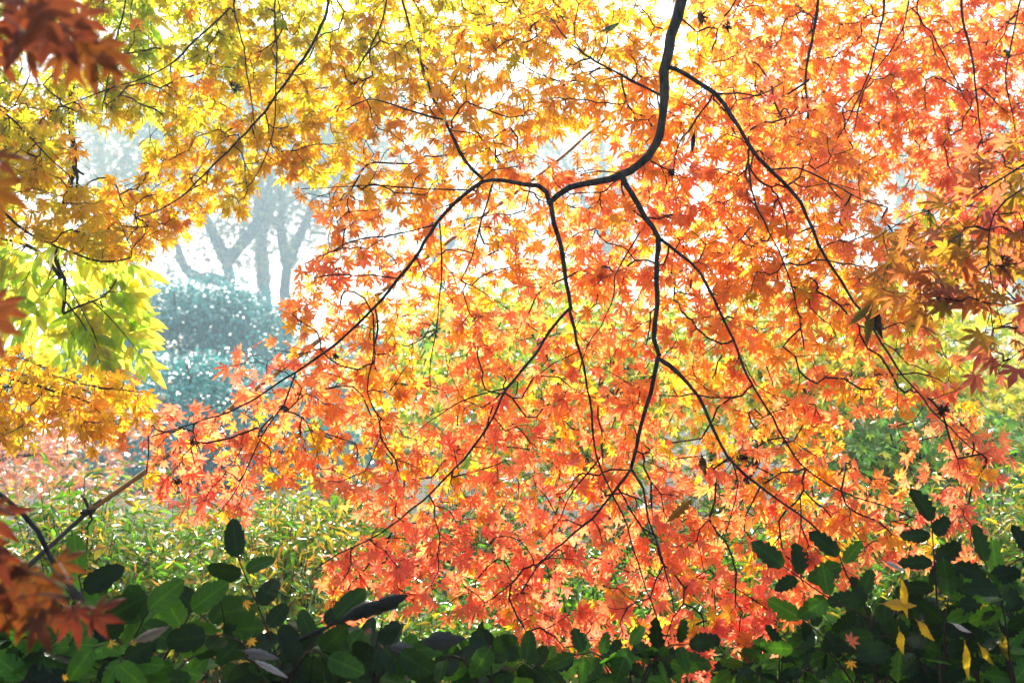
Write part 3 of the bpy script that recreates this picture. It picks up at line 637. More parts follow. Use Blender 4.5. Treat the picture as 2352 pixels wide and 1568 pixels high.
for (lab, px, top, d, wid, n, a, b) in [
    ('loose glossy shrub of green and yellow leaves under the tied end of the pole', 190, 1095, 4.1, 420, 2300, .28, .08),
    ('narrow leaved yellow green shrub just right of the lone oval dark leaf', 640, 1110, 4.3, 420, 2400, .4, .12),
    ('pale yellow leaved shrub behind the bough tip, in front of the blue bush', 790, 1075, 5.4, 330, 1500, .5, .12),
    ('dense glossy green shrub behind the single oval dark leaf', 430, 1150, 4.6, 420, 2300, .3, .1),
    ('low bright green shrub beneath the lowest coral leaves in the middle', 950, 1330, 3.7, 420, 1500, .2, .03),
    ('deep green shrub showing in gaps of the coral leaves at bottom centre', 1330, 1230, 4.2, 560, 2000, .08, .0),
    ('dark green shrub between the coral leaves and the right hand mahonia', 1760, 1180, 4.2, 520, 2000, .12, .02),
    ('olive green shrub behind the coral leaves left of the lower branch fork', 1150, 1090, 5.2, 520, 1500, .4, .05),
    ('yellow green shrub behind the coral leaves right of the lower branch fork', 1600, 1060, 5.4, 560, 1600, .3, .05),
    ('green shrub under the leafy green maple spray at right', 2000, 1090, 5.0, 480, 1600, .2, .05),
    ('yellow green shrub at the right edge behind the spiny mahonia', 2300, 1060, 4.4, 430, 2000, .45, .08)]:
    leafy_shrub(lab, px, top, d, wid, n, ygreen(a, b), group=SG, L=.052, depth=.6)

# 10. hazy evergreen bushes
def bush(label, px, top, d, wid, n, cols, L, depth=5, group=None, tpls=SPECK, mat=M_EVER, name='evergreen_bush', lobes=76):
    c = P(px, 784, d); c = np.array([c[0], c[1], 0]); h = float(P(px, top, d)[2]); rw = wid / F * d / 2
    root = thing(name, label, 'bush', (c[0], c[1], -.05), group); st = MB()
    for _ in range(9):
        th = rng.uniform(0, 6.28); p = catmull([c + [0, 0, -.05], c + [math.cos(th) * rw * .3, math.sin(th) * depth * .3, h * .4], c + [math.cos(th) * rw * .6, math.sin(th) * depth * .6, h * rng.uniform(.6, .85)]], .2); tube(st, p, np.linspace(.12, .03, len(p)), 6)
    pos, nr = [], []
    for k in range(lobes):
        th = -1.57 + rng.normal(0, 1.15); f = 1.45 * rng.random() ** 1.7
        lc = c + np.array([math.cos(th) * rw * .78 * math.cos(f), math.sin(th) * depth * .75 * math.cos(f), h * (.06 + .76 * math.sin(f))]); lr = np.array([rw * .27, depth * .27, h * .19]) * rng.uniform(.6, 1.2)
        q = n // lobes; u = unit(rng.normal(0, 1, (q, 3))); s = rng.uniform(.72, 1.04, (q, 1)); cl = 1 + .13 * np.sin(u[:, :1] * 9 + k) * np.cos(u[:, 2:] * 8 + 2 * k)
        pos.append(lc + u * s * lr * cl); nr.append(u)
    pos = np.vstack(pos); nr = np.vstack(nr); ok = (pos[:, 2] > .05); pos, nr = pos[ok], nr[ok]; lv = MB(); q = len(pos)
    place(lv, tpls, pos, rng.normal(0, 1, (q, 3)) + nr * .4 + [0, 0, -.2], nr * .7 + rng.normal(0, .6, (q, 3)) + [0, 0, .4], L * rng.uniform(.6, 1.3, q), np.array([cols() for _ in range(q)]))
    st.build('stems', M_GREY, root); lv.build('foliage', mat, root); return root
def hazed_green(): return np.array([.04, .25, .23]) * math.exp(rng.normal(0, .3))  # evergreen leaf colour with the blue of the haze painted in
bush('rounded blue green evergreen bush fading in haze behind the pale opening at left', 440, 625, 36, 800, 62000, hazed_green, .17)
bush('blue evergreen bush seen through gaps under the middle of the orange bough', 900, 740, 38, 520, 22000, hazed_green, .19)
bush('low hazy evergreen bush behind the pink leaved maple at far left', 90, 790, 38, 560, 22000, hazed_green, .19)
bush('pale blue bush in haze at the right edge above the yellow green shrub', 2330, 930, 38, 400, 14000, hazed_green, .19)

bush('low shadowy blue green bush below the big rounded one, behind the yellow green shrubs', 500, 800, 24, 860, 34000, hazed_green, .12)

# 11. background maples
def far_maple(label, px, top, bot, d, wid, n, cols, L, lean=0, limbs=7, depth=1.0, tpls=MSMALL, mat=M_MAPLE_FAR, flat=.5, trunk_px=None, holes=0, cat='tree', name='maple_tree', dn=.7, extra=()):
    c = P(px, 784, d); c = np.array([c[0], c[1], 0.]); z1 = float(P(px, top, d)[2]); z0 = max(.25, float(P(px, bot, d)[2])); rw = wid / F * d / 2
    b = c.copy()
    if trunk_px is not None: b = P(trunk_px, 784, d); b = np.array([b[0], b[1], 0.])
    root = thing(name, label, cat, (b[0], b[1], -.05)); tb = MB(); zc = z0 + (z1 - z0) * .35
    fork = b * .55 + c * .45; fork = np.array([fork[0], fork[1], z0 + (z1 - z0) * .15])
    tp = catmull([b + [0, 0, -.05], b * .9 + fork * .1 + [.03, 0, fork[2] * .5], fork], .1); tube(tb, tp, np.linspace(.075, .05, len(tp)) * (d / 7) ** .4, 9, rough=.04); tb.build('trunk', M_BARK, root)
    cr = MB(); lb = MB(); pos, nr = [], []; K = max(8, n // 60)
    mains = []
    for k in range(limbs):
        th = 6.28 * k / limbs + rng.uniform(-.3, .3); e = c + [math.cos(th) * rw * .75, math.sin(th) * depth * .7, 0]; e[2] = zc + (z1 - zc) * rng.uniform(.1, .8)
        p = catmull([fork, fork * .5 + e * .5 + [0, 0, .12 * (z1 - z0)], e], .12) + rng.normal(0, .012, (1, 3)); tube(lb, p, np.linspace(.035, .008, len(p)) * (d / 7) ** .4, 6, rough=.05); mains.append(p)
    for e in extra:
        p = catmull(zpath(e, d), .1); tube(lb, p, np.linspace(.045, .024, len(p)), 8, rough=.06); mains.append(p)
    mains = np.vstack(mains)
    for k in range(K):
        u = unit(rng.normal(0, 1, 3)); r = rng.random() ** .4; e = c + [u[0] * rw * r, u[1] * depth * r, 0]; e[2] = (z0 + z1) / 2 + u[2] * (z1 - z0) / 2 * r
        j = int(np.argmin(((mains - e) ** 2).sum(1))); p = catmull([mains[j], (mains[j] + e) / 2 + [0, 0, .06], e], .1); tube(lb, p, np.linspace(.006, .002, len(p)), 4)
        q = n // K; s = .16 * (d / 7) ** .6; off = rng.normal(0, 1, (q, 3)) * [s * 1.5, s * 1.3, s * flat]; pos.append(e + off)
    pos = np.vstack(pos); q = len(pos); pos[:, 2] = np.maximum(pos[:, 2], .06)
    place(cr, tpls, pos, np.array([0, -.2, -dn]) + rng.normal(0, .5, (q, 3)), np.array([0, -.6, .75]) + rng.normal(0, .45, (q, 3)), L * rng.uniform(.65, 1.25, q), np.array([cols() for _ in range(q)]))
    lb.build('limbs', M_BARK, root); cr.build('crown', mat, root); return root
def mixc(*cs):
    w_ = np.array([c[0] for c in cs], float); w_ /= w_.sum(); v = [np.array(c[1]) for c in cs]
    return lambda: v[rng.choice(len(v), p=w_)] * math.exp(rng.normal(0, .2))
far_maple('pinkish orange maple in haze at the left edge, before the blue bushes', 60, 880, 1190, 8.5, 600, 3000, mixc((5, (.85, .26, .08)), (2, (.85, .42, .1)), (1, (.6, .14, .06))), .05, trunk_px=-260, mat=M_PINK)
far_maple('yellow green maple half hidden behind the middle of the orange bough', 1250, 640, 1130, 6.6, 820, 9500, mixc((5, (.34, .52, .03)), (4, (.82, .72, .04)), (1, (.14, .28, .03))), .05, trunk_px=1420)
far_maple('lime and yellow maple with a dark forked trunk behind the coral leaves at right', 1900, 650, 1030, 6.8, 780, 8500, mixc((4, (.42, .55, .03)), (4, (.85, .68, .05)), (1, (.2, .34, .03))), .05, trunk_px=1640, extra=[[(1640, 1300), (1700, 1120), (1780, 1000), (1850, 925), (1890, 850), (1915, 800)], [(1890, 850), (1930, 800), (1975, 760)], [(1640, 1250), (1640, 1020), (1655, 900)]])
far_maple('leafy green maple spray between the coral leaves and the right edge', 2110, 940, 1170, 5.6, 420, 3600, mixc((6, (.10, .26, .04)), (2, (.26, .42, .04)), (1, (.6, .52, .04))), .052, trunk_px=2250)
far_maple('pale yellow maple at the right edge fading into haze', 2330, 700, 1130, 8.5, 520, 3800, mixc((5, (.80, .60, .06)), (3, (.45, .48, .05)), (1, (.8, .4, .05))), .052, trunk_px=2480)

# 12. hazy woodland trees behind
def wood_tree(label, limbs_px, d, crown, n, cols, L=.17, name='woodland_tree', rad=.2):
    d, rad, L, n = d * 4.3, rad * 4.1, L * 2.9, int(n * 3)
    b = P(limbs_px[0][0][0], 784, d); root = thing(name, label, 'tree', (b[0], b[1], -.05)); first = True
    pts_all = []
    for li, pl in enumerate(limbs_px):
        w_ = zpath(pl, d)
        if li == 0: w_ = np.vstack([[w_[0][0], w_[0][1], -.05], w_])
        w_[1:, 1] += np.cumsum(rng.normal(0, .5, len(w_) - 1)) if li else 0
        m = MB(); p = catmull(w_, .6); r = (np.linspace(rad, rad * .45, len(p)) if li == 0 else np.linspace(rad * .6, rad * .15, len(p)))
        tube(m, p, r, 9, rough=.05); m.build('trunk' if li == 0 else 'limb', M_GREY, root); pts_all.append(p)
    pts_all = np.vstack(pts_all); cx, cyy, rx, ry = crown; K = max(20, n // 40); lv, tw = MB(), MB(); pos = []
    for _ in range(K):
        u = unit(rng.normal(0, 1, 3)); r = rng.random() ** .35
        e = P(cx + u[0] * rx * r, cyy + u[2] * ry * r, d) + [0, u[1] * rx / F * d * r * .8, 0]
        if e[2] < 1: continue
        j = int(np.argmin(((pts_all - e) ** 2).sum(1))); p = catmull([pts_all[j], (pts_all[j] + e) / 2 + rng.normal(0, .6, 3) + [0, 0, .7], e], .7); tube(tw, p, np.linspace(.09, .02, len(p)), 4)
        q = n // K; pos.append(e + rng.normal(0, 1, (q, 3)) * [3, 2.6, 1.8])
    pos = np.vstack(pos); q = len(pos)
    place(lv, MSMALL, pos, np.array([0, 0, -.5]) + rng.normal(0, .7, (q, 3)), np.array([0, -.5, .6]) + rng.normal(0, .6, (q, 3)), L * rng.uniform(.6, 1.3, q), np.array([cols() for _ in range(q)]))
    tw.build('twigs', M_GREY, root); lv.build('crown', M_WOOD, root)
pale = mixc((4, (.20, .25, .06)), (3, (.36, .30, .06)), (1, (.42, .2, .08)))
M_WOOD = leaf_mat('woodland_leaf', trans=.3, gloss=.01, vein=.1)
wood_tree('hazy tree with a sideways curving limb above the blue bush', [[(530, 700), (528, 640), (520, 600)], [(528, 655), (490, 640), (440, 630), (410, 600), (395, 555), (360, 500)], [(520, 600), (495, 545), (470, 500), (430, 430), (420, 330)], [(520, 600), (560, 555), (590, 520), (620, 430), (610, 300)]], 21, (480, 330, 260, 330), 2600, pale, rad=.26)
wood_tree('straight hazy tree trunk in the bright opening, left of the forked one', [[(607, 740), (604, 620), (597, 500), (592, 380), (590, 200)], [(600, 540), (640, 440), (700, 360)], [(594, 440), (540, 340), (500, 250)]], 25, (600, 260, 260, 280), 2200, pale, rad=.24)
wood_tree('hazy tree forking low in the bright opening beside the coral leaves', [[(655, 740), (655, 650), (662, 600)], [(662, 600), (690, 540), (720, 470), (730, 380)], [(660, 610), (645, 530), (650, 430), (640, 330)]], 22, (720, 330, 260, 300), 2200, pale, rad=.24)
wood_tree('faint tree behind the golden leaves at far left', [[(230, 760), (225, 600), (235, 450), (220, 250)], [(228, 560), (170, 450), (100, 380)], [(235, 450), (300, 340), (360, 260)]], 24, (200, 300, 300, 330), 2600, pale, rad=.22)
wood_tree('faint tree behind the top of the orange bough', [[(1000, 900), (1010, 700), (1000, 500), (1020, 300)], [(1005, 600), (1090, 480), (1160, 380)], [(1000, 480), (930, 380), (880, 300)]], 27, (1020, 360, 320, 330), 2600, pale, rad=.25)
wood_tree('faint grey tree in the gap above the bend of the black bough', [[(1420, 900), (1400, 700), (1390, 500), (1370, 250)], [(1395, 560), (1320, 420), (1270, 330)], [(1390, 480), (1470, 360), (1520, 260)]], 26, (1380, 380, 300, 320), 2600, pale, rad=.25)
wood_tree('faint tree behind the scarlet leaves at upper right', [[(2060, 900), (2050, 700), (2070, 500), (2060, 250)], [(2060, 560), (1960, 420), (1900, 330)], [(2070, 480), (2160, 380), (2220, 300)]], 27, (2080, 400, 360, 300), 2600, pale, rad=.25)
wood_tree('faint tree far behind the yellow maple at the right edge', [[(2360, 950), (2350, 760), (2370, 560), (2350, 300)], [(2358, 660), (2280, 560), (2230, 480)]], 25, (2340, 520, 220, 300), 2000, pale, rad=.22)
# pine spray behind the bough
root = thing('pine_tree', 'dark blue green pine whose needle tufts show right of the black bough', 'tree', tuple(np.array([P(2700, 784, 6)[0], 6.2, -.05])))
m = MB(); b = np.array(root.location); p = catmull([b, b + [0, 0, 2], b + [-.1, 0, 3.2]], .2); tube(m, p, np.linspace(.1, .06, len(p)), 9); m.build('trunk', M_BARK, root)
m = MB(); p = catmull([b + [-.1, 0, 3.0], P(2300, 120, 5.8), P(1900, 170, 5.6), P(1800, 200, 5.6), P(1640, 220, 5.6)], .1); tube(m, p, np.linspace(.04, .006, len(p)), 6); bo = m.build('branch', M_BARK, root); nd = MB()
for k in range(26):
    e = P(rng.uniform(1600, 1840), 205 + rng.normal(0, 35), 5.6 + rng.normal(0, .15)); j = int(np.argmin(((p - e) ** 2).sum(1))); tube(nd, [p[j], e], [.003, .002], 4)
    for _ in range(26): tube(nd, [e, e + unit(rng.normal(0, 1, 3) + unit(e - p[j]) * .6) * rng.uniform(.05, .1)], [.0014, .0006], 3, col=(.05, .10, .07))
nd.build('needles', leaf_mat('pine_needle', trans=.1, gloss=.05), bo)

# ------------------------------------------------------------------ mahonia in the foreground
def maho_tpl(seed, w=.33, spines=4, sp=.055, cup=.05):
    r = np.random.default_rng(seed); v = [(0, 0, 0)]; lf = [(0, 0, 0)]; fc = []
    def half(t): return w * 1.72 * t ** .36 * max(0, 1 - t) ** .62
    rows = [0.05]; kinds = [0]
    for k in range(spines):
        a = .18 + .72 * k / spines; rows += [a, a + .08]; kinds += [0, 1]
    pm = pl = pr = 0
    for t, kd in zip(rows, kinds):
        b = len(v); h = half(t) + (sp if kd else -.012); z = -.12 * t * t
        for sg in (0, -1, 1):
            q = sg * h * (1 + r.normal(0, .05)); v.append((q, t + (.035 if kd and sg else 0), z + (0 if sg == 0 else cup * (h / w) ** 2 + r.normal(0, .012)))); lf.append((t, abs(sg), 0))
        if pl == pr: fc += [(0, b, b + 1), (0, b + 2, b)]
        else: fc += [(pm, b, b + 1, pl), (pm, pr, b + 2, b)]
        pm, pl, pr = b, b + 1, b + 2
    b = len(v); v.append((0, 1.0, -.12)); lf.append((1, 0, 0)); fc += [(pm, b, pl), (pm, pr, b)]
    return T(v, fc, lf)
MAHO_S = [maho_tpl(1, w=.27), maho_tpl(2, w=.245, cup=.09), maho_tpl(3, w=.28, spines=5, cup=-.04)]
MAHO_R = [maho_tpl(4, w=.33, spines=5, sp=.01), maho_tpl(5, w=.32, spines=6, sp=.008, cup=.08), maho_tpl(6, w=.36, sp=.014, cup=-.03)]
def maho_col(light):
    return lambda: (np.array([.06, .18, .008]) if rng.random() < light else np.array([.022, .07, .004]) if rng.random() < .25 else np.array([.009, .028, .002])) * math.exp(rng.normal(0, .22))  # sunlit and shaded tones of the leaves put into their base colour
def frond(root, rach, L, n, tpls, cols, term=True, face=1.3, r=.003, tilt=.24):
    """rach: world points from the base to the tip; leaflets in pairs, each its own mesh"""
    m = MB(); p = catmull(rach, .03); tube(m, p, np.linspace(r, r * .45, len(p)), 6); fo = m.build('frond', M_TWIG, root)
    tg = unit(np.gradient(p, axis=0)); tot = 0
    for k in range(n):
        f = 1 - .92 * (k + .25) / n; j = min(len(p) - 1, int(f * (len(p) - 1))); sd = unit(np.cross(tg[j], np.array([0, -1, .25])))
        for sg in (-1, 1):
            mb = MB(); sz = L * rng.uniform(.8, 1.12) * (1 - .12 * k / n)
            place(mb, tpls, [p[j] + sd * sg * .004], np.array([tg[j] * .45 + sd * sg + rng.normal(0, .14, 3)]), np.array([np.array([0, -1, .45]) * [1, face, 1] + rng.normal(0, tilt, 3)]), sz, cols())
            mb.build('leaflet', M_MAHO, fo)
    if term:
        mb = MB(); place(mb, tpls, [p[-1]], np.array([tg[-1]]), np.array([np.array([0, -1, .3]) + rng.normal(0, .15, 3)]), L * 1.12, cols()); mb.build('leaflet', M_MAHO, fo)
def mahonia(label, px, d, fronds, tpls, light, L, fill, fan=(300, 200), top=1440, n_fill=5, group='mahonia shrubs along the bottom'):
    """fronds: explicit rachis lines in photo points (base to tip); fill: extra arching fronds round the stem head"""
    c = P(px, 784, d); b = np.array([c[0], c[1], -.05]); root = thing('mahonia_shrub', label, 'shrub', tuple(b), group)
    hd = P(px, 1568 + 60, d); m = MB(); p = catmull([b, b * .5 + hd * .5 + [.03, 0, 0], hd], .06); tube(m, p, np.linspace(.014, .008, len(p)), 8, rough=.06); m.build('stem', M_TWIG, root)
    cols = maho_col(light)
    for (pl, n) in fronds:
        w_ = np.array([P(x, y, d + rng.normal(0, .04)) for x, y in pl]); frond(root, np.vstack([[hd], w_]) if pl[0][1] < 1600 else w_, L, n, tpls, cols)
    for k in range(fill):
        th = rng.uniform(-1.1, 1.1); ln = rng.uniform(.6, 1.0); e = P(px + math.sin(th) * fan[0] * ln, 1600 - (1600 - top) * math.cos(th) * ln * rng.uniform(.7, 1.05), d + rng.uniform(-.25, .35))
        mid = hd * .45 + e * .55 + [0, 0, .05]; frond(root, [hd, mid, e], L * rng.uniform(.72, .98), n_fill, tpls, cols, face=rng.choice([.35, .6, 1.1]), tilt=.42)
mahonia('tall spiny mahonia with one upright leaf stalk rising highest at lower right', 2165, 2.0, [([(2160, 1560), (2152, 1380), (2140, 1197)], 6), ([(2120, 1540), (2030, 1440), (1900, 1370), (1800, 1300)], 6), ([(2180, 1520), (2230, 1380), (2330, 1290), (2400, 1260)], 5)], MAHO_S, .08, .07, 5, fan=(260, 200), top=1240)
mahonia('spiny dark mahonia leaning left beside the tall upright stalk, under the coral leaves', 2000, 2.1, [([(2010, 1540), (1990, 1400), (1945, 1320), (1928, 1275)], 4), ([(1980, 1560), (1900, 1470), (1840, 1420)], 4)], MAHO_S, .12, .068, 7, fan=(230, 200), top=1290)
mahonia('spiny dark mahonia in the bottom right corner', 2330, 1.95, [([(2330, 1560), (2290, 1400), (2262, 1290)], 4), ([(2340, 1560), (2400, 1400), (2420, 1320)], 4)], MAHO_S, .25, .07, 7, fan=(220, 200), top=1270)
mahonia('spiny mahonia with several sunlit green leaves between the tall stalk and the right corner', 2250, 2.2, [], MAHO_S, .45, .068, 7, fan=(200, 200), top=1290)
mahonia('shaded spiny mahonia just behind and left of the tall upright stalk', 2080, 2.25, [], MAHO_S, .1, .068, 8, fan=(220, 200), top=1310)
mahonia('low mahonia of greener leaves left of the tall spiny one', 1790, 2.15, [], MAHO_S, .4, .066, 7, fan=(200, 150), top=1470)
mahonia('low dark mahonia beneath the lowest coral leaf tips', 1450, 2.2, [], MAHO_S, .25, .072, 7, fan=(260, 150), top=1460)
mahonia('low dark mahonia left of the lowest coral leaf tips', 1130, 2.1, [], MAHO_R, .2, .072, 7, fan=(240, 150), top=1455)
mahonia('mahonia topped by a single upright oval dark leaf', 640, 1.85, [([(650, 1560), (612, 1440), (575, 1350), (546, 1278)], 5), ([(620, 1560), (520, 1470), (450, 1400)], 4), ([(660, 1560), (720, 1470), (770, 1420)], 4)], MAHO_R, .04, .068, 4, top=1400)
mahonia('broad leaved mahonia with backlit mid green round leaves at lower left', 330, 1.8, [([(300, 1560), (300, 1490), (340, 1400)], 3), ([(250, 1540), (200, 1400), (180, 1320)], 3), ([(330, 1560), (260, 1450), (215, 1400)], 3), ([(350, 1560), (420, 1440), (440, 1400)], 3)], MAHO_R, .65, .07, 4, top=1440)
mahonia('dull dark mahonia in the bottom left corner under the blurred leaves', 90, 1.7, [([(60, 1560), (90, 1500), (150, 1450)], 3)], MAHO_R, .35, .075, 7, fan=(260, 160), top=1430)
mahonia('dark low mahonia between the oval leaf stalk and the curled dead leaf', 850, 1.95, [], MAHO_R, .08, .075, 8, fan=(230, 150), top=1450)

# bare branch leaning at lower left
pl = [(-60, 1095), (10, 1141), (55, 1176), (86, 1221), (116, 1277), (146, 1317), (171, 1352), (205, 1410), (237, 1473), (270, 1560), (330, 1800), (400, 2300), (430, 2990)]
w_ = np.array([P(x, y, 1.72) for x, y in pl]); w_[-1][2] = -.04
o = MB(); p = catmull(w_, .025); p = p + rng.normal(0, .0016, p.shape); tube(o, p, np.linspace(.004, .0085, len(p)), 9, rough=.08)
for k in range(8, 34, 5): tube(o, [p[k], p[k] + rng.normal(0, .012, 3) + [0, 0, .012]], [.004, .002], 6)
ob = o.build('bare_branch', M_BARK); tag(ob, 'bare black crooked branch leaning behind the blurred red leaves at lower left', 'branch')

# ------------------------------------------------------------------ withered and fallen leaves, each on what caught it
def curl_leaf(p0, p1, width, curl=.8, col=(.06, .035, .015), nrm=(0, -1, .3), mat=None, label='', sag=.0, notch=.12, name='withered_leaf', group=None):
    p0, p1 = np.array(p0), np.array(p1); ax = p1 - p0; L = np.linalg.norm(ax); y = ax / L; z = unit(np.array(nrm) - np.dot(nrm, y) * y); x = np.cross(y, z)
    nu, nv = 9, 15; v = []; lf = []
    for a in range(nv):
        t = a / (nv - 1); h = width / 2 * (math.sin(math.pi * min(1, t * .96 + .02)) ** .7) * (1 + notch * math.sin(a * 2.3))
        for b in range(nu):
            s = (b / (nu - 1) * 2 - 1); an = s * curl * (1 + .3 * math.sin(t * 5)); v.append(p0 + y * L * t + x * math.sin(an) / max(curl, .3) * h + z * (math.cos(an) - 1) / max(curl, .3) * h - np.array([0, 0, sag * math.sin(math.pi * t)]) + z * .04 * L * math.sin(t * 6)); lf.append((t, abs(s), 0))
    i = np.arange(nv - 1)[:, None] * nu; j = np.arange(nu - 1)[None]; q = np.stack([i + j, i + j + 1, i + nu + j + 1, i + nu + j], -1).reshape(-1)
    m = MB(); m.add(v, col=col, lf=np.array(lf), loops=q, tot=np.full((nv - 1) * (nu - 1), 4)); tube(m, [p0 - y * .012, p0], [.0008, .0012], 4, col=col)
    return tag(m.build(name, mat or M_DRY), label, 'leaf', group)
def CL(a, b, d, wpx, label, col=(.06, .035, .015), curl=.8, mat=None, **k):
    return curl_leaf(P(*a, d), P(*b, d + .02), wpx / F * d, curl, col, mat=mat, label=label, **k)
YEL = (.55, .38, .015); DK = (.012, .014, .010); BRN = (.10, .05, .02)
YG = 'yellow withered leaves caught in the spiny mahonia'
for (a, b, wd, lab) in [
    ((2071, 1330), (2086, 1420), 18, 'long yellow withered leaf hanging straight down left of the tall mahonia stalk'),
    ((2031, 1386), (2106, 1390), 24, 'broad yellow withered leaf lying level below the coral leaf edge in the mahonia'),
    ((2109, 1428), (2147, 1471), 20, 'yellow withered leaf slanting down to the tall mahonia stalk'),
    ((2066, 1450), (2076, 1502), 20, 'short yellow withered leaf low in the mahonia, left of the tall stalk'),
    ((2268, 1368), (2252, 1434), 14, 'slim upright yellow leaf right of the tall mahonia stalk'),
    ((2298, 1452), (2318, 1516), 20, 'ragged yellow leaf hanging nearest the right edge'),
    ((2217, 1480), (2227, 1562), 18, 'yellow withered leaf touching the bottom just right of the tall stalk'),
    ((2252, 1484), (2283, 1526), 16, 'crumpled yellow leaf between the ragged one and the tall stalk')]:
    CL(a, b, 1.86, wd, lab, YEL, .6, M_PINN, group=YG)
CL((2036, 1290), (2078, 1308), 1.85, 16, 'small bleached curled leaf on top of the spiny mahonia', (.5, .47, .42), 1.3)
CL((2190, 1432), (2232, 1452), 1.8, 14, 'grey white curled leaf among dark mahonia right of the tall stalk', (.45, .45, .45), 1.3)
CL((781, 1425), (915, 1392), 1.8, 42, 'big dark curled dead leaf below the coral leaves, lower of the two', DK, 1.1, sag=-.01)
CL((858, 1392), (938, 1366), 1.8, 36, 'dark curled dead leaf lying on top of the larger one below the coral leaves', DK, 1.0)
CL((640, 1490), (790, 1420), 1.82, 16, 'thin dark dead leaf stem bending up to the two curled leaves', DK, 1.4)
CL((897, 1484), (967, 1504), 1.75, 40, 'curled slate grey dead leaf at the bottom, left of centre', (.06, .065, .065), 1.1)
CL((972, 1474), (1068, 1466), 1.75, 40, 'flat dark dead leaf at bottom centre, right of the slate grey one', (.03, .033, .03), .7)
CL((310, 1472), (388, 1438), 1.55, 26, 'long brown dead leaf with a bright edge at lower left', (.16, .13, .09), .9)
CL((585, 1516), (662, 1556), 1.6, 18, 'shiny pale folded dead leaf at the bottom, below the oval leaf stalk', (.3, .3, .3), 1.2)
CL((560, 1494), (640, 1512), 1.65, 26, 'crumpled grey dead leaf just above the shiny folded one', (.12, .12, .12), 1.1)
CL((1595, 305), (1590, 350), 2.75, 16, 'small black shrivelled leaf hanging right of the bend of the bough', (.015, .01, .008), 1.5)
CL((2000, 700), (1950, 748), 2.3, 18, 'olive curled leaf pointing down left among the orange leaves', (.14, .12, .02), .9)
CL((2004, 706), (1992, 792), 2.3, 22, 'long olive curled leaf hanging straight down among the orange leaves at right', (.12, .10, .02), .9)
CL((2010, 700), (2028, 778), 2.3, 26, 'dark brown curled leaf in the cluster of long leaves at right', (.03, .018, .01), 1.1)
CL((1612, 1048), (1622, 1092), 2.5, 20, 'brown curled leaf right of the lower fork of the branches', (.06, .05, .02), 1.0)
CL((1588, 1148), (1530, 1200), 2.47, 24, 'mottled yellow brown dead leaf below the lower fork', (.26, .15, .02), 1.1, notch=.3)
CL((1382, 72), (1425, 50), 2.8, 16, 'small green curled leaf near the top, left of the bough', (.06, .10, .02), .9)
for (x, y, d, s, lab) in [(2300, 600, 1.98, 44, 'black shrivelled leaf clump hanging at the right edge'), (1608, 36, 2.7, 30, 'black shrivelled leaf clump right of the top of the bough'), (1672, 58, 2.7, 22, 'small black shrivelled leaf clump near the top, farther right of the bough'),
    (1705, 1050, 2.5, 22, 'brown shrivelled leaf clump on the lower right branch'), (445, 1015, 2.6, 20, 'black shrivelled leaf clump near the tip of the long left branch'), (770, 815, 2.6, 24, 'brown shrivelled leaf clump where the long left branch thins'),
    (2165, 940, 2.55, 26, 'brown shrivelled leaf clump on the far right branch tip'), (2010, 727, 2.55, 26, 'dark shrivelled clump behind the long olive leaves'), (1540, 395, 2.6, 18, 'tiny dark shrivelled clump just below the bend of the bough'), (412, 1105, 2.55, 18, 'tiny black shrivelled clump hanging below the left branch tip'),
    (652, 935, 2.55, 18, 'tiny brown shrivelled clump under the long left branch'), (540, 205, 3.1, 22, 'dark brown shrivelled clump in the golden leaves at upper left')]:
    m = MB(); c = P(x, y, d); sz = s / F * d
    for _ in range(7):
        u = unit(rng.normal(0, 1, 3)); place(m, MAPLE[4:], [c + rng.normal(0, sz * .15, 3)], u + [0, 0, -.8], unit(rng.normal(0, 1, 3)), sz * rng.uniform(.5, .8), np.array([.02, .011, .006]) * math.exp(rng.normal(0, .4)))
    tube(m, [c + [0, 0, sz * .9], c], [.001, .001], 4); tag(m.build('withered_leaf', M_DRY), lab, 'leaf')
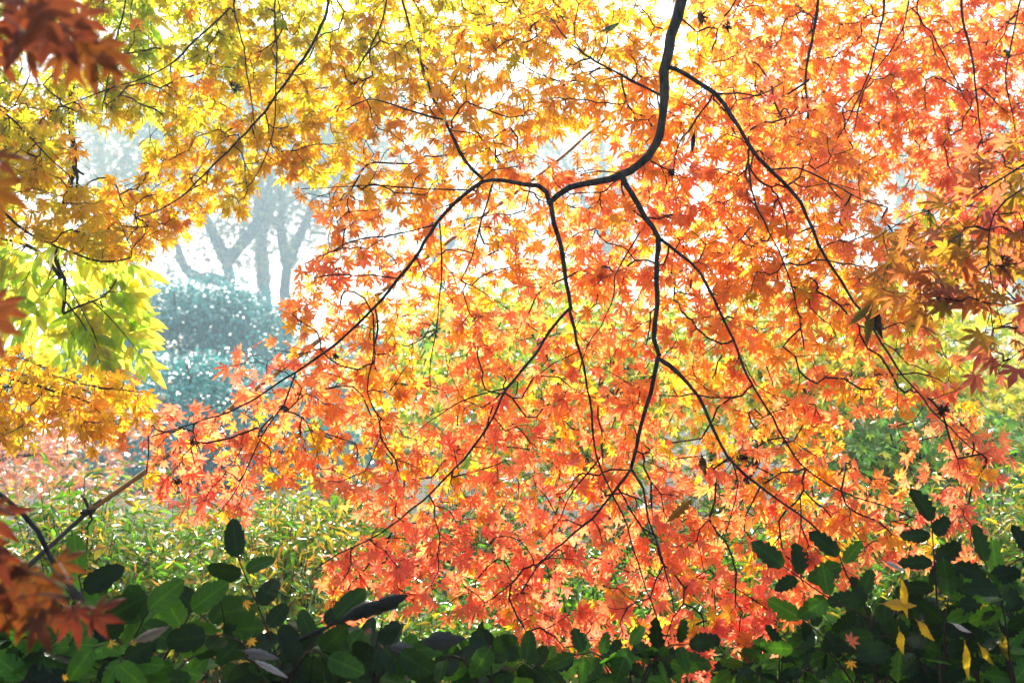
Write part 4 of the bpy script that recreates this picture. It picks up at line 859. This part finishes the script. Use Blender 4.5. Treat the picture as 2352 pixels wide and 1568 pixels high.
for (x, y, d, s, t, ang, lab) in [(1952, 1472, 1.9, 48, .85, 60, 'coral maple leaf caught in the spiny mahonia below the bough'), (1985, 1490, 1.95, 36, .95, 200, 'red crumpled maple leaf caught beside the coral one in the mahonia'), (1954, 1520, 1.88, 36, .45, 170, 'yellow maple leaf hanging below the coral one in the mahonia'),
    (252, 1476, 1.6, 30, .45, 100, 'yellow maple leaf resting on lower left mahonia, under the blurred leaves'), (303, 1478, 1.6, 26, .45, 20, 'yellow maple leaf beside the brown dead leaf at lower left'), (562, 1382, 1.8, 34, .48, 130, 'gold maple leaf caught on the stalk of the oval leaf'),
    (499, 1458, 1.75, 26, .45, 90, 'gold maple leaf lying below the paired dark leaves'), (575, 1470, 1.75, 30, .45, 140, 'yellow maple leaf right of the lower gold one on the mahonia'), (146, 1556, 1.6, 26, .48, 80, 'yellow maple leaf at the bottom left corner')]:
    m = MB(); a = R(ang); c = ramp(np.array([t, t + .05])); place(m, MAPLE, [P(x, y, d)], np.array([math.sin(a) * RX + math.cos(a) * UP]), np.array([[0, -1, .4]]) + rng.normal(0, .3, (1, 3)), s / F * d * .6, c[0], c[1]); tag(m.build('fallen_leaf', M_MAPLE), lab, 'leaf')

# ------------------------------------------------------------------ misty air
me = bpy.data.meshes.new('haze')
X, Y0, Y1, Z0, Z1 = 80, -25, 155, -1.2, 75
vs = [(x, y, z) for x in (-X, X) for y in (Y0, Y1) for z in (Z0, Z1)]
me.from_pydata(vs, [], [(0, 1, 3, 2), (4, 6, 7, 5), (0, 4, 5, 1), (2, 3, 7, 6), (0, 2, 6, 4), (1, 5, 7, 3)])
hz = link('haze', me); hz['kind'] = 'stuff'; hz.display_type = 'WIRE'
m = bpy.data.materials.new('haze'); m.use_nodes = True; n = m.node_tree; n.nodes.clear(); o = n.nodes.new('ShaderNodeOutputMaterial'); v = n.nodes.new('ShaderNodeVolumePrincipled')
v.inputs['Density'].default_value = .0023; v.inputs['Color'].default_value = (.63, .87, 1, 1); v.inputs['Anisotropy'].default_value = .35
n.links.new(v.outputs[0], o.inputs['Volume']); me.materials.append(m)
